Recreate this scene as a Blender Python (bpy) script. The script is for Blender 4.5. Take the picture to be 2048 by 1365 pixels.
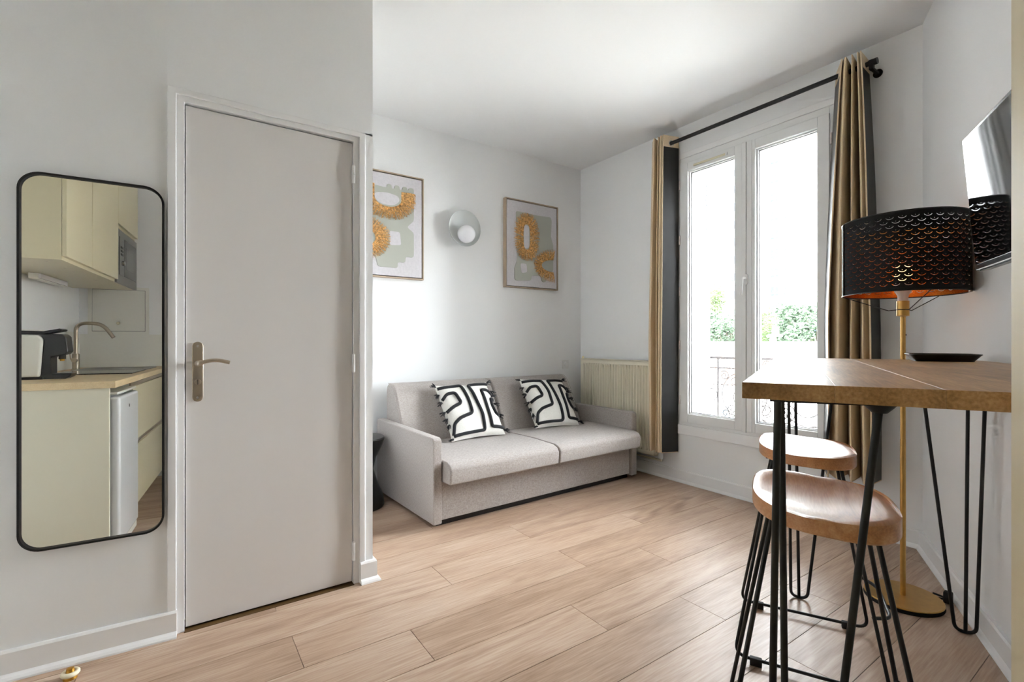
import bpy, bmesh, math, random
from mathutils import Vector, Matrix, geometry
random.seed(7)
R = math.radians
scene = bpy.context.scene
col = scene.collection
for o in list(bpy.data.objects):
    bpy.data.objects.remove(o)

# ------------------------------------------------------------------ camera
H = 1.125
TH = R(55.39)                      # heading, measured from +X (towards the window) to +Y (towards the sofa wall)
cam_d = bpy.data.cameras.new('camera')
cam_d.sensor_width = 36
cam_d.lens = 17.0
cam_d.shift_y = 1.5 / 2048
cam_d.clip_start = 0.02
cam_d.clip_end = 500
cam = bpy.data.objects.new('camera', cam_d)
col.objects.link(cam)
cam.location = (0, 0, H)
cam.rotation_euler = (R(90), 0, TH - R(90))
scene.camera = cam

# ------------------------------------------------------------------ world, sun, exposure
world = bpy.data.worlds.new('hazy_sky')
scene.world = world
world.use_nodes = True
wn = world.node_tree.nodes
wl = world.node_tree.links
wn.clear()
bg = wn.new('ShaderNodeBackground')
bg.inputs['Color'].default_value = (0.93, 0.95, 1.0, 1)
bg.inputs['Strength'].default_value = 18.0
wo = wn.new('ShaderNodeOutputWorld')
wl.new(bg.outputs[0], wo.inputs[0])

sun_d = bpy.data.lights.new('sun_offscreen', 'SUN')
sun_d.energy = 2.5
sun_d.angle = R(18)
sun_d.color = (0.90, 0.95, 1.0)
sun = bpy.data.objects.new('sun_offscreen', sun_d)
col.objects.link(sun)
sun.location = (12, -14, 8)
sun.rotation_euler = Vector((-0.63, 0.70, -0.30)).to_track_quat('-Z', 'Y').to_euler()

pd = bpy.data.lights.new('window_portal', 'AREA')
pd.shape = 'RECTANGLE'
pd.size = 1.12
pd.size_y = 2.1
pd.cycles.is_portal = True
portal = bpy.data.objects.new('window_portal', pd)
col.objects.link(portal)
portal.location = (3.46, 1.885, 1.53)
portal.rotation_euler = Vector((-1, 0, 0)).to_track_quat('-Z', 'Z').to_euler()

scene.view_settings.view_transform = 'Standard'
scene.view_settings.look = 'None'
scene.view_settings.gamma = 1
scene.view_settings.use_curve_mapping = False
scene.view_settings.exposure = 1.85

# ------------------------------------------------------------------ materials
def srgb(r, g, b):
    f = lambda c: (c / 255 / 12.92) if c / 255 <= 0.04045 else ((c / 255 + 0.055) / 1.055) ** 2.4
    return (f(r), f(g), f(b), 1)

def new_mat(name):
    m = bpy.data.materials.new(name)
    m.use_nodes = True
    nt = m.node_tree
    b = nt.nodes['Principled BSDF']
    return m, nt, b

def mat(name, c, rough=0.6, metal=0.0, noise=0.0, nscale=20.0, bump=0.0, bscale=60.0, spec=0.5, coat=0.0, emit=None, estr=0.0, stretch=(1, 1, 1)):
    m, nt, b = new_mat(name)
    b.inputs['Base Color'].default_value = c
    b.inputs['Roughness'].default_value = rough
    b.inputs['Metallic'].default_value = metal
    b.inputs['Specular IOR Level'].default_value = spec
    b.inputs['Coat Weight'].default_value = coat
    if emit:
        b.inputs['Emission Color'].default_value = emit
        b.inputs['Emission Strength'].default_value = estr
    if noise or bump:
        tc = nt.nodes.new('ShaderNodeTexCoord')
        mp = nt.nodes.new('ShaderNodeMapping')
        mp.inputs['Scale'].default_value = stretch
        nt.links.new(tc.outputs['Object'], mp.inputs[0])
    if noise:
        n = nt.nodes.new('ShaderNodeTexNoise')
        n.inputs['Scale'].default_value = nscale
        n.inputs['Detail'].default_value = 6
        nt.links.new(mp.outputs[0], n.inputs['Vector'])
        r = nt.nodes.new('ShaderNodeValToRGB')
        r.color_ramp.elements[0].position = 0.3
        r.color_ramp.elements[1].position = 0.7
        r.color_ramp.elements[0].color = tuple(max(0, v * (1 - noise)) for v in c[:3]) + (1,)
        r.color_ramp.elements[1].color = tuple(min(1, v * (1 + noise)) for v in c[:3]) + (1,)
        nt.links.new(n.outputs['Fac'], r.inputs[0])
        nt.links.new(r.outputs[0], b.inputs['Base Color'])
    if bump:
        n2 = nt.nodes.new('ShaderNodeTexNoise')
        n2.inputs['Scale'].default_value = bscale
        n2.inputs['Detail'].default_value = 4
        nt.links.new(mp.outputs[0], n2.inputs['Vector'])
        bp = nt.nodes.new('ShaderNodeBump')
        bp.inputs['Strength'].default_value = bump
        bp.inputs['Distance'].default_value = 0.01
        nt.links.new(n2.outputs['Fac'], bp.inputs['Height'])
        nt.links.new(bp.outputs[0], b.inputs['Normal'])
    return m

def wood(name, cdark, cmid, clight, along='X', scale=1.0, rough=0.45, rings=5.0, contrast=1.0, bump=0.05, rand=True, coat=0.0, knots=True, ringf=36.0, ringw=0.07, finew=0.55, widew=0.45, ringbase=0.25, randw=0.16):
    """grain stretched along one object axis, cathedral rings, knots; a random offset per object"""
    m, nt, b = new_mat(name)
    N = nt.nodes.new
    L = nt.links.new
    tc = N('ShaderNodeTexCoord')
    mp = N('ShaderNodeMapping')
    st = {'X': (0.16, 1, 1), 'Y': (1, 0.16, 1), 'Z': (1, 1, 0.16)}[along]
    mp.inputs['Scale'].default_value = tuple(s * scale for s in st)
    L(tc.outputs['Object'], mp.inputs[0])
    vec = mp.outputs[0]
    if rand:
        oi = N('ShaderNodeObjectInfo')
        cx = N('ShaderNodeCombineXYZ')
        ml = N('ShaderNodeMath'); ml.operation = 'MULTIPLY'; ml.inputs[1].default_value = 37.0
        L(oi.outputs['Random'], ml.inputs[0])
        L(ml.outputs[0], cx.inputs[0]); L(ml.outputs[0], cx.inputs[1]); L(ml.outputs[0], cx.inputs[2])
        ad = N('ShaderNodeVectorMath'); ad.operation = 'ADD'
        L(vec, ad.inputs[0]); L(cx.outputs[0], ad.inputs[1])
        vec = ad.outputs[0]
    big = N('ShaderNodeTexNoise'); big.inputs['Scale'].default_value = rings; big.inputs['Detail'].default_value = 2
    big.inputs['Roughness'].default_value = 0.45
    L(vec, big.inputs['Vector'])
    mul = N('ShaderNodeMath'); mul.operation = 'MULTIPLY'; mul.inputs[1].default_value = ringf
    L(big.outputs['Fac'], mul.inputs[0])
    sn = N('ShaderNodeMath'); sn.operation = 'SINE'
    L(mul.outputs[0], sn.inputs[0])
    fine = N('ShaderNodeTexNoise'); fine.inputs['Scale'].default_value = 150.0; fine.inputs['Detail'].default_value = 5
    st2 = {'X': (0.05, 1, 1), 'Y': (1, 0.05, 1), 'Z': (1, 1, 0.05)}[along]
    mp2 = N('ShaderNodeVectorMath'); mp2.operation = 'MULTIPLY'; mp2.inputs[1].default_value = tuple(0.35 if v < 1 else 1 for v in st2)
    L(vec, mp2.inputs[0]); L(mp2.outputs[0], fine.inputs['Vector'])
    wide = N('ShaderNodeTexNoise'); wide.inputs['Scale'].default_value = rings * 3.4; wide.inputs['Detail'].default_value = 3
    L(vec, wide.inputs['Vector'])
    # cathedral rings show only here and there
    mk = N('ShaderNodeTexNoise'); mk.inputs['Scale'].default_value = rings * 0.55; mk.inputs['Detail'].default_value = 1
    mv = N('ShaderNodeVectorMath'); mv.operation = 'ADD'; mv.inputs[1].default_value = (5.3, 1.7, 9.1)
    L(vec, mv.inputs[0]); L(mv.outputs[0], mk.inputs['Vector'])
    mr = N('ShaderNodeMapRange'); mr.inputs[1].default_value = 0.50; mr.inputs[2].default_value = 0.66; mr.inputs[3].default_value = ringbase; mr.inputs[4].default_value = 1.0
    L(mk.outputs['Fac'], mr.inputs[0])
    sm = N('ShaderNodeMath'); sm.operation = 'MULTIPLY'
    L(sn.outputs[0], sm.inputs[0]); L(mr.outputs[0], sm.inputs[1])
    a1 = N('ShaderNodeMath'); a1.operation = 'MULTIPLY_ADD'; a1.inputs[1].default_value = ringw * contrast
    L(sm.outputs[0], a1.inputs[0])
    a2 = N('ShaderNodeMath'); a2.operation = 'MULTIPLY_ADD'; a2.inputs[1].default_value = finew * contrast; a2.inputs[2].default_value = 0.5 - 0.5 * (finew + widew) * contrast
    L(fine.outputs['Fac'], a2.inputs[0])
    a3 = N('ShaderNodeMath'); a3.operation = 'MULTIPLY_ADD'; a3.inputs[1].default_value = widew * contrast
    L(wide.outputs['Fac'], a3.inputs[0]); L(a2.outputs[0], a3.inputs[2])
    L(a3.outputs[0], a1.inputs[2])
    val = a1.outputs[0]
    if rand:
        rb = N('ShaderNodeMath'); rb.operation = 'MULTIPLY_ADD'; rb.inputs[1].default_value = randw
        oi2 = N('ShaderNodeObjectInfo')
        L(oi2.outputs['Random'], rb.inputs[0]); L(val, rb.inputs[2])
        sb = N('ShaderNodeMath'); sb.operation = 'SUBTRACT'; sb.inputs[1].default_value = randw / 2
        L(rb.outputs[0], sb.inputs[0])
        val = sb.outputs[0]
    ramp = N('ShaderNodeValToRGB')
    ramp.color_ramp.elements[0].position = 0.15; ramp.color_ramp.elements[0].color = cdark
    ramp.color_ramp.elements[1].position = 0.85; ramp.color_ramp.elements[1].color = clight
    e = ramp.color_ramp.elements.new(0.5); e.color = cmid
    L(val, ramp.inputs[0])
    outc = ramp.outputs[0]
    if knots:
        vo = N('ShaderNodeTexVoronoi'); vo.inputs['Scale'].default_value = 2.6
        sc = N('ShaderNodeVectorMath'); sc.operation = 'MULTIPLY'
        sc.inputs[1].default_value = {'X': (2.6, 1, 1), 'Y': (1, 2.6, 1), 'Z': (1, 1, 2.6)}[along]
        L(vec, sc.inputs[0]); L(sc.outputs[0], vo.inputs['Vector'])
        kr = N('ShaderNodeValToRGB')
        kr.color_ramp.elements[0].position = 0.0; kr.color_ramp.elements[0].color = (0.55, 0.5, 0.45, 1)
        kr.color_ramp.elements[1].position = 0.09; kr.color_ramp.elements[1].color = (1, 1, 1, 1)
        L(vo.outputs['Distance'], kr.inputs[0])
        mx = N('ShaderNodeMix'); mx.data_type = 'RGBA'; mx.blend_type = 'MULTIPLY'; mx.inputs[0].default_value = 1
        L(outc, mx.inputs[6]); L(kr.outputs[0], mx.inputs[7])
        outc = mx.outputs[2]
    L(outc, b.inputs['Base Color'])
    b.inputs['Roughness'].default_value = rough
    b.inputs['Coat Weight'].default_value = coat
    if bump:
        bp = N('ShaderNodeBump'); bp.inputs['Strength'].default_value = bump; bp.inputs['Distance'].default_value = 0.004
        L(fine.outputs['Fac'], bp.inputs['Height']); L(bp.outputs[0], b.inputs['Normal'])
    return m

def fabric(name, c, c2, scale=420.0, rough=0.9, bump=0.25):
    m, nt, b = new_mat(name)
    N = nt.nodes.new; L = nt.links.new
    tc = N('ShaderNodeTexCoord')
    mp = N('ShaderNodeMapping'); mp.inputs['Scale'].default_value = (1, 1, 0.18)
    L(tc.outputs['Object'], mp.inputs[0])
    n1 = N('ShaderNodeTexNoise'); n1.inputs['Scale'].default_value = scale; n1.inputs['Detail'].default_value = 2
    L(mp.outputs[0], n1.inputs['Vector'])
    mp2 = N('ShaderNodeMapping'); mp2.inputs['Scale'].default_value = (0.18, 0.3, 1)
    L(tc.outputs['Object'], mp2.inputs[0])
    n2 = N('ShaderNodeTexNoise'); n2.inputs['Scale'].default_value = scale; n2.inputs['Detail'].default_value = 2
    L(mp2.outputs[0], n2.inputs['Vector'])
    ad = N('ShaderNodeMath'); ad.operation = 'ADD'
    L(n1.outputs['Fac'], ad.inputs[0]); L(n2.outputs['Fac'], ad.inputs[1])
    hv = N('ShaderNodeMath'); hv.operation = 'MULTIPLY'; hv.inputs[1].default_value = 0.5
    L(ad.outputs[0], hv.inputs[0])
    r = N('ShaderNodeValToRGB')
    r.color_ramp.elements[0].position = 0.35; r.color_ramp.elements[0].color = c
    r.color_ramp.elements[1].position = 0.65; r.color_ramp.elements[1].color = c2
    L(hv.outputs[0], r.inputs[0]); L(r.outputs[0], b.inputs['Base Color'])
    b.inputs['Roughness'].default_value = rough
    b.inputs['Sheen Weight'].default_value = 0.15
    bp = N('ShaderNodeBump'); bp.inputs['Strength'].default_value = bump; bp.inputs['Distance'].default_value = 0.002
    L(hv.outputs[0], bp.inputs['Height']); L(bp.outputs[0], b.inputs['Normal'])
    return m

def pane_mat(name, refl=1.0, tint=(0.97, 0.985, 0.98, 1)):
    m = bpy.data.materials.new(name); m.use_nodes = True
    nt = m.node_tree; nt.nodes.clear()
    N = nt.nodes.new; L = nt.links.new
    tr = N('ShaderNodeBsdfTransparent'); tr.inputs[0].default_value = tint
    gl = N('ShaderNodeBsdfGlossy'); gl.inputs['Roughness'].default_value = 0.01
    fr = N('ShaderNodeFresnel'); fr.inputs[0].default_value = 1.45
    mlt = N('ShaderNodeMath'); mlt.operation = 'MULTIPLY'; mlt.inputs[1].default_value = refl
    L(fr.outputs[0], mlt.inputs[0])
    mx = N('ShaderNodeMixShader')
    L(mlt.outputs[0], mx.inputs[0]); L(tr.outputs[0], mx.inputs[1]); L(gl.outputs[0], mx.inputs[2])
    out = N('ShaderNodeOutputMaterial'); L(mx.outputs[0], out.inputs[0])
    return m

def emat(name, c, *a, **k):
    return mat(name, c[:3] + (1,), *a, spec=0.0, **k)

M = {}
M['paint'] = mat('wall_paint', srgb(240, 241, 241), 0.75, bump=0.04, bscale=120)
M['ceil'] = mat('ceiling_paint', srgb(240, 241, 241), 0.7, bump=0.03, bscale=90)
M['trim'] = mat('trim_paint', srgb(241, 241, 241), 0.4)
M['doorp'] = mat('door_paint', srgb(229, 226, 224), 0.5, bump=0.02, bscale=150)
M['pvc'] = mat('white_pvc', srgb(232, 233, 232), 0.35)
M['gasket'] = mat('dark_gasket', srgb(60, 58, 56), 0.6)
M['black'] = mat('black_metal', srgb(22, 22, 23), 0.42, spec=0.4)
M['blackp'] = mat('black_plastic', srgb(18, 18, 19), 0.3)
M['subfloor'] = mat('subfloor', srgb(60, 50, 42), 0.9)
M['plank'] = wood('oak_laminate', srgb(136, 108, 86), srgb(176, 149, 127), srgb(202, 181, 162), 'X', 1.0, rough=0.40, rings=3.2, contrast=1.1, bump=0.04, ringf=70, ringw=0.11, finew=0.6, widew=0.55, ringbase=0.0)
M['mango'] = wood('mango_wood', srgb(122, 86, 48), srgb(174, 132, 84), srgb(206, 168, 120), 'X', 1.3, rough=0.34, rings=4.0, contrast=1.0, bump=0.05, ringf=30, ringw=0.12, finew=0.8, widew=0.8, randw=0.34)
M['seatw'] = wood('oak_seat', srgb(158, 100, 56), srgb(204, 144, 92), srgb(226, 176, 126), 'X', 1.6, rough=0.33, rings=5.0, contrast=1.0, bump=0.06, knots=False, coat=0.1, ringf=46, ringw=0.13, finew=0.6, widew=0.25)
M['worktop'] = wood('pale_worktop', srgb(196, 170, 128), srgb(222, 200, 160), srgb(236, 220, 190), 'Y', 2.0, rough=0.45, rings=4.0, contrast=0.8, bump=0)
M['sofa'] = fabric('taupe_fabric', srgb(146, 138, 132), srgb(182, 175, 170))
M['cush'] = fabric('white_cotton', srgb(225, 222, 214), srgb(240, 238, 232), 500, bump=0.12)
M['cord'] = fabric('black_cord', srgb(16, 17, 22), srgb(30, 31, 36), 600, bump=0.3)
M['beige'] = fabric('beige_curtain', srgb(222, 197, 160), srgb(238, 217, 184), 520, bump=0.1)
M['lining'] = mat('blackout_lining', srgb(20, 17, 16), 0.36, noise=0.2, nscale=12, bump=0.15, bscale=14, stretch=(1, 1, 0.3))
M['chrome'] = mat('chrome', srgb(215, 215, 215), 0.15, 1.0)
M['nickel'] = mat('brushed_nickel', srgb(190, 178, 162), 0.32, 1.0)
M['brass'] = mat('brushed_brass', srgb(196, 156, 92), 0.32, 1.0, noise=0.06, nscale=40)
M['gold'] = mat('gold_lining', srgb(226, 140, 60), 0.25, 1.0)
M['shade'] = mat('black_shade', srgb(10, 10, 11), 0.6, spec=0.25)
M['mirror'] = mat('mirror_silver', (0.90, 0.905, 0.89, 1), 0.0, 1.0)
M['canvas'] = mat('speckled_canvas', srgb(206, 203, 206), 0.9, noise=0.05, nscale=60, bump=0.05)
M['sage'] = mat('sage_board', srgb(176, 178, 168), 0.8)
M['framew'] = mat('pale_frame', srgb(176, 158, 134), 0.55, noise=0.1, nscale=30, stretch=(1, 1, 0.3))
M['frameb'] = mat('frame_gap', srgb(46, 30, 24), 0.8)
M['raffia'] = mat('raffia', srgb(218, 164, 104), 0.8, noise=0.6, nscale=75)
M['sconce'] = mat('sconce_grey', srgb(205, 208, 206), 0.4)
M['opal'] = mat('opal_glass', srgb(235, 235, 238), 0.25)
M['rad'] = mat('cream_radiator', srgb(226, 219, 198), 0.4)
M['switch'] = mat('white_switch', srgb(232, 232, 230), 0.35)
M['kcream'] = mat('cream_lacquer', srgb(214, 205, 172), 0.28)
M['kcreamd'] = mat('cream_end_panel', srgb(222, 218, 198), 0.35)
M['kwhite'] = mat('kitchen_white', srgb(232, 231, 222), 0.4)
M['tallp'] = mat('tall_cupboard_laminate', srgb(226, 214, 182), 0.45, noise=0.05, nscale=30, stretch=(1, 1, 0.05))
M['fridge'] = mat('fridge_silver', srgb(216, 218, 220), 0.3, 0.15)
M['inox'] = mat('stainless', srgb(150, 150, 148), 0.28, 1.0)
M['darkglass'] = mat('dark_glass', srgb(28, 30, 32), 0.06)
M['tvscreen'] = mat('tv_screen', srgb(8, 9, 11), 0.04, spec=1.0)
M['tvback'] = mat('tv_bezel', srgb(20, 20, 21), 0.22)
M['glass'] = pane_mat('window_glass', 0.9)
M['shutter'] = emat('peeling_white', (0.34, 0.35, 0.37, 1), 0.8, noise=0.12, nscale=9, bump=0.3, bscale=40)
M['iron'] = emat('grey_iron', (0.06, 0.055, 0.055, 1), 0.7)
M['render'] = emat('building_render', (0.62, 0.61, 0.58, 1), 0.9, noise=0.03, nscale=3)
M['soffit'] = emat('stone_soffit', (0.36, 0.32, 0.26, 1), 0.9, noise=0.05, nscale=5)
M['twhite'] = emat('tower_white', (0.62, 0.62, 0.61, 1), 0.9)
M['tgrey'] = emat('tower_cladding', (0.22, 0.20, 0.18, 1), 0.9)
M['tglass'] = mat('tower_window_glass', (0.027, 0.036, 0.047, 1), 0.9, spec=0.0)
M['tiles'] = emat('clay_tiles', (0.24, 0.15, 0.11, 1), 0.9, noise=0.25, nscale=6)
M['zinc'] = emat('pale_zinc', (0.42, 0.42, 0.425, 1), 0.8)
M['terracotta'] = emat('terracotta', (0.26, 0.17, 0.13, 1), 0.9)
M['bluesh'] = emat('blue_shutter', (0.08, 0.12, 0.15, 1), 0.8)
M['greensh'] = emat('green_shutter', (0.11, 0.14, 0.12, 1), 0.8)
M['leaf1'] = emat('leaf_green', (0.06, 0.085, 0.038, 1), 0.8, noise=0.35, nscale=3)
M['leaf2'] = emat('leaf_blue_green', (0.045, 0.065, 0.042, 1), 0.8, noise=0.35, nscale=3)
M['bark'] = emat('bark', (0.06, 0.05, 0.04, 1), 0.9)
M['ground'] = emat('pale_ground', (0.38, 0.37, 0.35, 1), 0.95)
M['rubber'] = mat('rubber', srgb(20, 20, 20), 0.7)
M['stopgold'] = mat('stop_brass', srgb(196, 150, 66), 0.3, 1.0)
M['stopring'] = mat('stop_ring', srgb(236, 226, 198), 0.5)
M['bulb'] = mat('warm_bulb', srgb(255, 236, 205), 0.3, emit=(1, 0.62, 0.28, 1), estr=0.8)
M['fitting'] = mat('cream_fitting', srgb(222, 212, 206), 0.4)

# ------------------------------------------------------------------ mesh helpers
class MB:
    def __init__(s):
        s.v = []; s.f = []
    def add(s, vs, fs):
        o = len(s.v); s.v += [tuple(v) for v in vs]; s.f += [tuple(i + o for i in f) for f in fs]; return s
    def box(s, a, b):
        x0, y0, z0 = a; x1, y1, z1 = b
        return s.add([(x0, y0, z0), (x1, y0, z0), (x1, y1, z0), (x0, y1, z0), (x0, y0, z1), (x1, y0, z1), (x1, y1, z1), (x0, y1, z1)],
                     [(0, 3, 2, 1), (4, 5, 6, 7), (0, 1, 5, 4), (1, 2, 6, 5), (2, 3, 7, 6), (3, 0, 4, 7)])
    def prism(s, poly, z0, z1):
        n = len(poly)
        vs = [(p[0], p[1], z0) for p in poly] + [(p[0], p[1], z1) for p in poly]
        fs = [tuple(range(n - 1, -1, -1)), tuple(range(n, 2 * n))] + [(i, (i + 1) % n, n + (i + 1) % n, n + i) for i in range(n)]
        return s.add(vs, fs)
    def extrude(s, poly, axis, a, b):
        """2D polygon extruded along an axis: 'x' -> poly in (y,z), 'y' -> poly in (x,z)"""
        n = len(poly)
        mk = (lambda p, t: (t, p[0], p[1])) if axis == 'x' else (lambda p, t: (p[0], t, p[1]))
        vs = [mk(p, a) for p in poly] + [mk(p, b) for p in poly]
        fs = [tuple(range(n)), tuple(range(2 * n - 1, n - 1, -1))] + [(i, n + i, n + (i + 1) % n, (i + 1) % n) for i in range(n)]
        return s.add(vs, fs)
    def tube(s, pts, r, seg=8, cap=True, closed=False):
        pts = [Vector(p) for p in pts]
        n = len(pts)
        rr = r if isinstance(r, (list, tuple)) else [r] * n
        rings = []
        up = None
        for i, p in enumerate(pts):
            if closed:
                t = pts[(i + 1) % n] - pts[i - 1]
            else:
                t = (pts[min(i + 1, n - 1)] - pts[max(i - 1, 0)])
            if t.length < 1e-9: t = Vector((0, 0, 1))
            t.normalize()
            if up is None:
                up = Vector((0, 0, 1)) if abs(t.z) < 0.9 else Vector((1, 0, 0))
            a = (up - t * up.dot(t))
            if a.length < 1e-6:
                a = t.orthogonal()
            a.normalize(); up = a
            b = t.cross(a)
            rings.append([p + (a * math.cos(k * 2 * math.pi / seg) + b * math.sin(k * 2 * math.pi / seg)) * rr[i] for k in range(seg)])
        o = len(s.v)
        for rg in rings: s.v += [tuple(v) for v in rg]
        for i in range(n if closed else n - 1):
            j = (i + 1) % n
            for k in range(seg):
                s.f.append((o + i * seg + k, o + i * seg + (k + 1) % seg, o + j * seg + (k + 1) % seg, o + j * seg + k))
        if cap and not closed:
            s.f.append(tuple(o + k for k in range(seg - 1, -1, -1)))
            s.f.append(tuple(o + (n - 1) * seg + k for k in range(seg)))
        return s
    def lathe(s, prof, seg=32, c=(0, 0, 0), axis='z', cap=True):
        o = len(s.v); n = len(prof)
        for (r, h) in prof:
            for k in range(seg):
                a = 2 * math.pi * k / seg
                p = (r * math.cos(a), r * math.sin(a), h)
                if axis == 'y': p = (p[0], p[2], p[1])
                if axis == 'x': p = (p[2], p[0], p[1])
                s.v.append((p[0] + c[0], p[1] + c[1], p[2] + c[2]))
        for i in range(n - 1):
            for k in range(seg):
                s.f.append((o + i * seg + k, o + i * seg + (k + 1) % seg, o + (i + 1) * seg + (k + 1) % seg, o + (i + 1) * seg + k))
        if cap:
            s.f.append(tuple(o + k for k in range(seg - 1, -1, -1)))
            s.f.append(tuple(o + (n - 1) * seg + k for k in range(seg)))
        return s
    def grid(s, fn, nu, nv):
        o = len(s.v)
        for j in range(nv + 1):
            for i in range(nu + 1):
                s.v.append(tuple(fn(i / nu, j / nv)))
        for j in range(nv):
            for i in range(nu):
                a = o + j * (nu + 1) + i
                s.f.append((a, a + 1, a + nu + 2, a + nu + 1))
        return s
    def build(s, name, m, parent=None, smooth=False, bevel=0.0, bseg=2, fix=True, loc=None, rz=0.0):
        me = bpy.data.meshes.new(name)
        me.from_pydata(s.v, [], s.f)
        if fix:
            bm = bmesh.new(); bm.from_mesh(me)
            bmesh.ops.recalc_face_normals(bm, faces=bm.faces)
            bm.to_mesh(me); bm.free()
        me.materials.append(m if not isinstance(m, str) else M[m])
        if smooth:
            me.polygons.foreach_set('use_smooth', [True] * len(me.polygons))
        me.update()
        o = bpy.data.objects.new(name, me)
        col.objects.link(o)
        if parent: o.parent = parent
        if loc: o.location = loc
        o.rotation_euler.z = rz
        if smooth == 'auto':
            try:
                me.set_sharp_from_angle(angle=R(40))
            except Exception:
                pass
        if bevel:
            md = o.modifiers.new('bevel', 'BEVEL'); md.width = bevel; md.segments = bseg; md.limit_method = 'ANGLE'; md.angle_limit = R(40)
            me.polygons.foreach_set('use_smooth', [True] * len(me.polygons))
            md.harden_normals = False
            try:
                wn_ = o.modifiers.new('wn', 'WEIGHTED_NORMAL'); wn_.keep_sharp = False
            except Exception:
                pass
        return o

def tag(o, label=None, cat=None, group=None, kind=None):
    if label: o['label'] = label
    if cat: o['category'] = cat
    if group: o['group'] = group
    if kind: o['kind'] = kind
    return o

def thing(name, label, cat, loc=(0, 0, 0), rz=0.0, group=None):
    o = bpy.data.objects.new(name, None)
    o.empty_display_size = 0.05
    col.objects.link(o)
    o.location = loc; o.rotation_euler = (0, 0, rz)
    return tag(o, label, cat, group)

def struct(o, label=None):
    o['kind'] = 'structure'
    if label: o['label'] = label
    return o

def sroot(name, label, loc=(0, 0, 0), rz=0.0):
    o = bpy.data.objects.new(name, None); o.empty_display_size = 0.05
    col.objects.link(o); o.location = loc; o.rotation_euler = (0, 0, rz)
    return struct(o, label)

def bx(name, a, b, m, parent=None, bevel=0.0, bseg=2):
    return MB().box(a, b).build(name, m, parent, bevel=bevel, bseg=bseg)

def rounded_rect(w, h, r, seg=6, cx=0, cy=0):
    pts = []
    for (sx, sy, a0) in ((1, 1, 0), (-1, 1, 90), (-1, -1, 180), (1, -1, 270)):
        for k in range(seg + 1):
            a = R(a0 + 90 * k / seg)
            pts.append((cx + sx * (w / 2 - r) + r * math.cos(a), cy + sy * (h / 2 - r) + r * math.sin(a)))
    return pts

def bend(pts, r, seg=5):
    """round the corners of a polyline"""
    pts = [Vector(p) for p in pts]
    out = [pts[0]]
    for i in range(1, len(pts) - 1):
        a = (pts[i - 1] - pts[i]); b = (pts[i + 1] - pts[i])
        rr = min(r, a.length * 0.45, b.length * 0.45)
        p0 = pts[i] + a.normalized() * rr; p1 = pts[i] + b.normalized() * rr
        for k in range(seg + 1):
            t = k / seg
            out.append(p0 * (1 - t) ** 2 + pts[i] * 2 * t * (1 - t) + p1 * t ** 2)
    out.append(pts[-1])
    return out

def clip_half(poly, px, py, nx, ny):
    """keep the side of the line through p where (q-p).n >= 0"""
    out = []
    n = len(poly)
    for i in range(n):
        a = poly[i]; b = poly[(i + 1) % n]
        da = (a[0] - px) * nx + (a[1] - py) * ny
        db = (b[0] - px) * nx + (b[1] - py) * ny
        if da >= 0: out.append(a)
        if (da >= 0) != (db >= 0):
            t = da / (da - db)
            out.append((a[0] + (b[0] - a[0]) * t, a[1] + (b[1] - a[1]) * t))
    return out

# ================================================================== THE ROOM
XW, YS, ZC = 3.327, 3.606, 2.85         # window wall, sofa wall, ceiling
XK, YB = -0.98, -0.50                   # kitchen wall, wall behind
YD = 2.258                              # door wall
XA = 0.757                              # alcove return
WA = R(27.2)                            # the oblique wall with the screen
CE = Vector((math.cos(WA), math.sin(WA))); CN = Vector((-math.sin(WA), math.cos(WA)))
CORN = Vector((XW, 0.895))
def en(e, n):                           # along the oblique wall (e), out from it (n); the wall itself is n = -0.725
    p = CE * e + CN * n
    return (p.x, p.y)
WN = CORN.dot(CN)
E1 = CORN.dot(CE)

# ---- floor
fl = sroot('floor', 'pale oak laminate floor of long planks')
MB().box((XK - 0.1, YB - 0.1, -0.12), (XW + 0.05, YS + 0.05, -0.013)).build('subfloor', 'subfloor', fl)
PW, PL = 0.2205, 1.325
row0 = 1.117
ends = {-0.0: 0}
row_ends = {0: 1.82, 1: 1.379, 2: 0.745, 3: 1.682, 4: 1.043, 5: 1.662, 6: 2.128}
for k in range(-8, 12):
    y0 = row0 + PW * k; y1 = y0 + PW
    if y1 < YB or y0 > YS: continue
    xe = row_ends.get(k, (k * 0.53 + 0.2) % PL)
    xs = xe - PL * 4
    while xs < XW:
        x0, x1 = xs, xs + PL
        poly = [(x0 + 0.0009, y0 + 0.0009), (x1 - 0.0009, y0 + 0.0009), (x1 - 0.0009, y1 - 0.0009), (x0 + 0.0009, y1 - 0.0009)]
        poly = clip_half(poly, XK, 0, 1, 0)
        if poly: poly = clip_half(poly, XW, 0, -1, 0)
        if poly: poly = clip_half(poly, 0, YB, 0, 1)
        if poly: poly = clip_half(poly, 0, YS, 0, -1)
        if poly: poly = clip_half(poly, CORN.x, CORN.y, CN.x, CN.y)
        if poly and y0 > 2.3: poly = clip_half(poly, XA, 0, 1, 0)
        xs += PL
        if not poly or len(poly) < 3: continue
        cx = sum(p[0] for p in poly) / len(poly); cy = (y0 + y1) / 2
        MB().prism([(p[0] - cx, p[1] - cy) for p in poly], -0.012, 0).build('plank', 'plank', fl, loc=(cx, cy, 0), bevel=0.0006, bseg=1)

# ---- ceiling
struct(bx('ceiling', (XK - 0.15, YB - 0.4, ZC), (XW + 0.4, YS + 0.15, ZC + 0.12), 'ceil'), 'smooth white painted ceiling')

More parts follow.
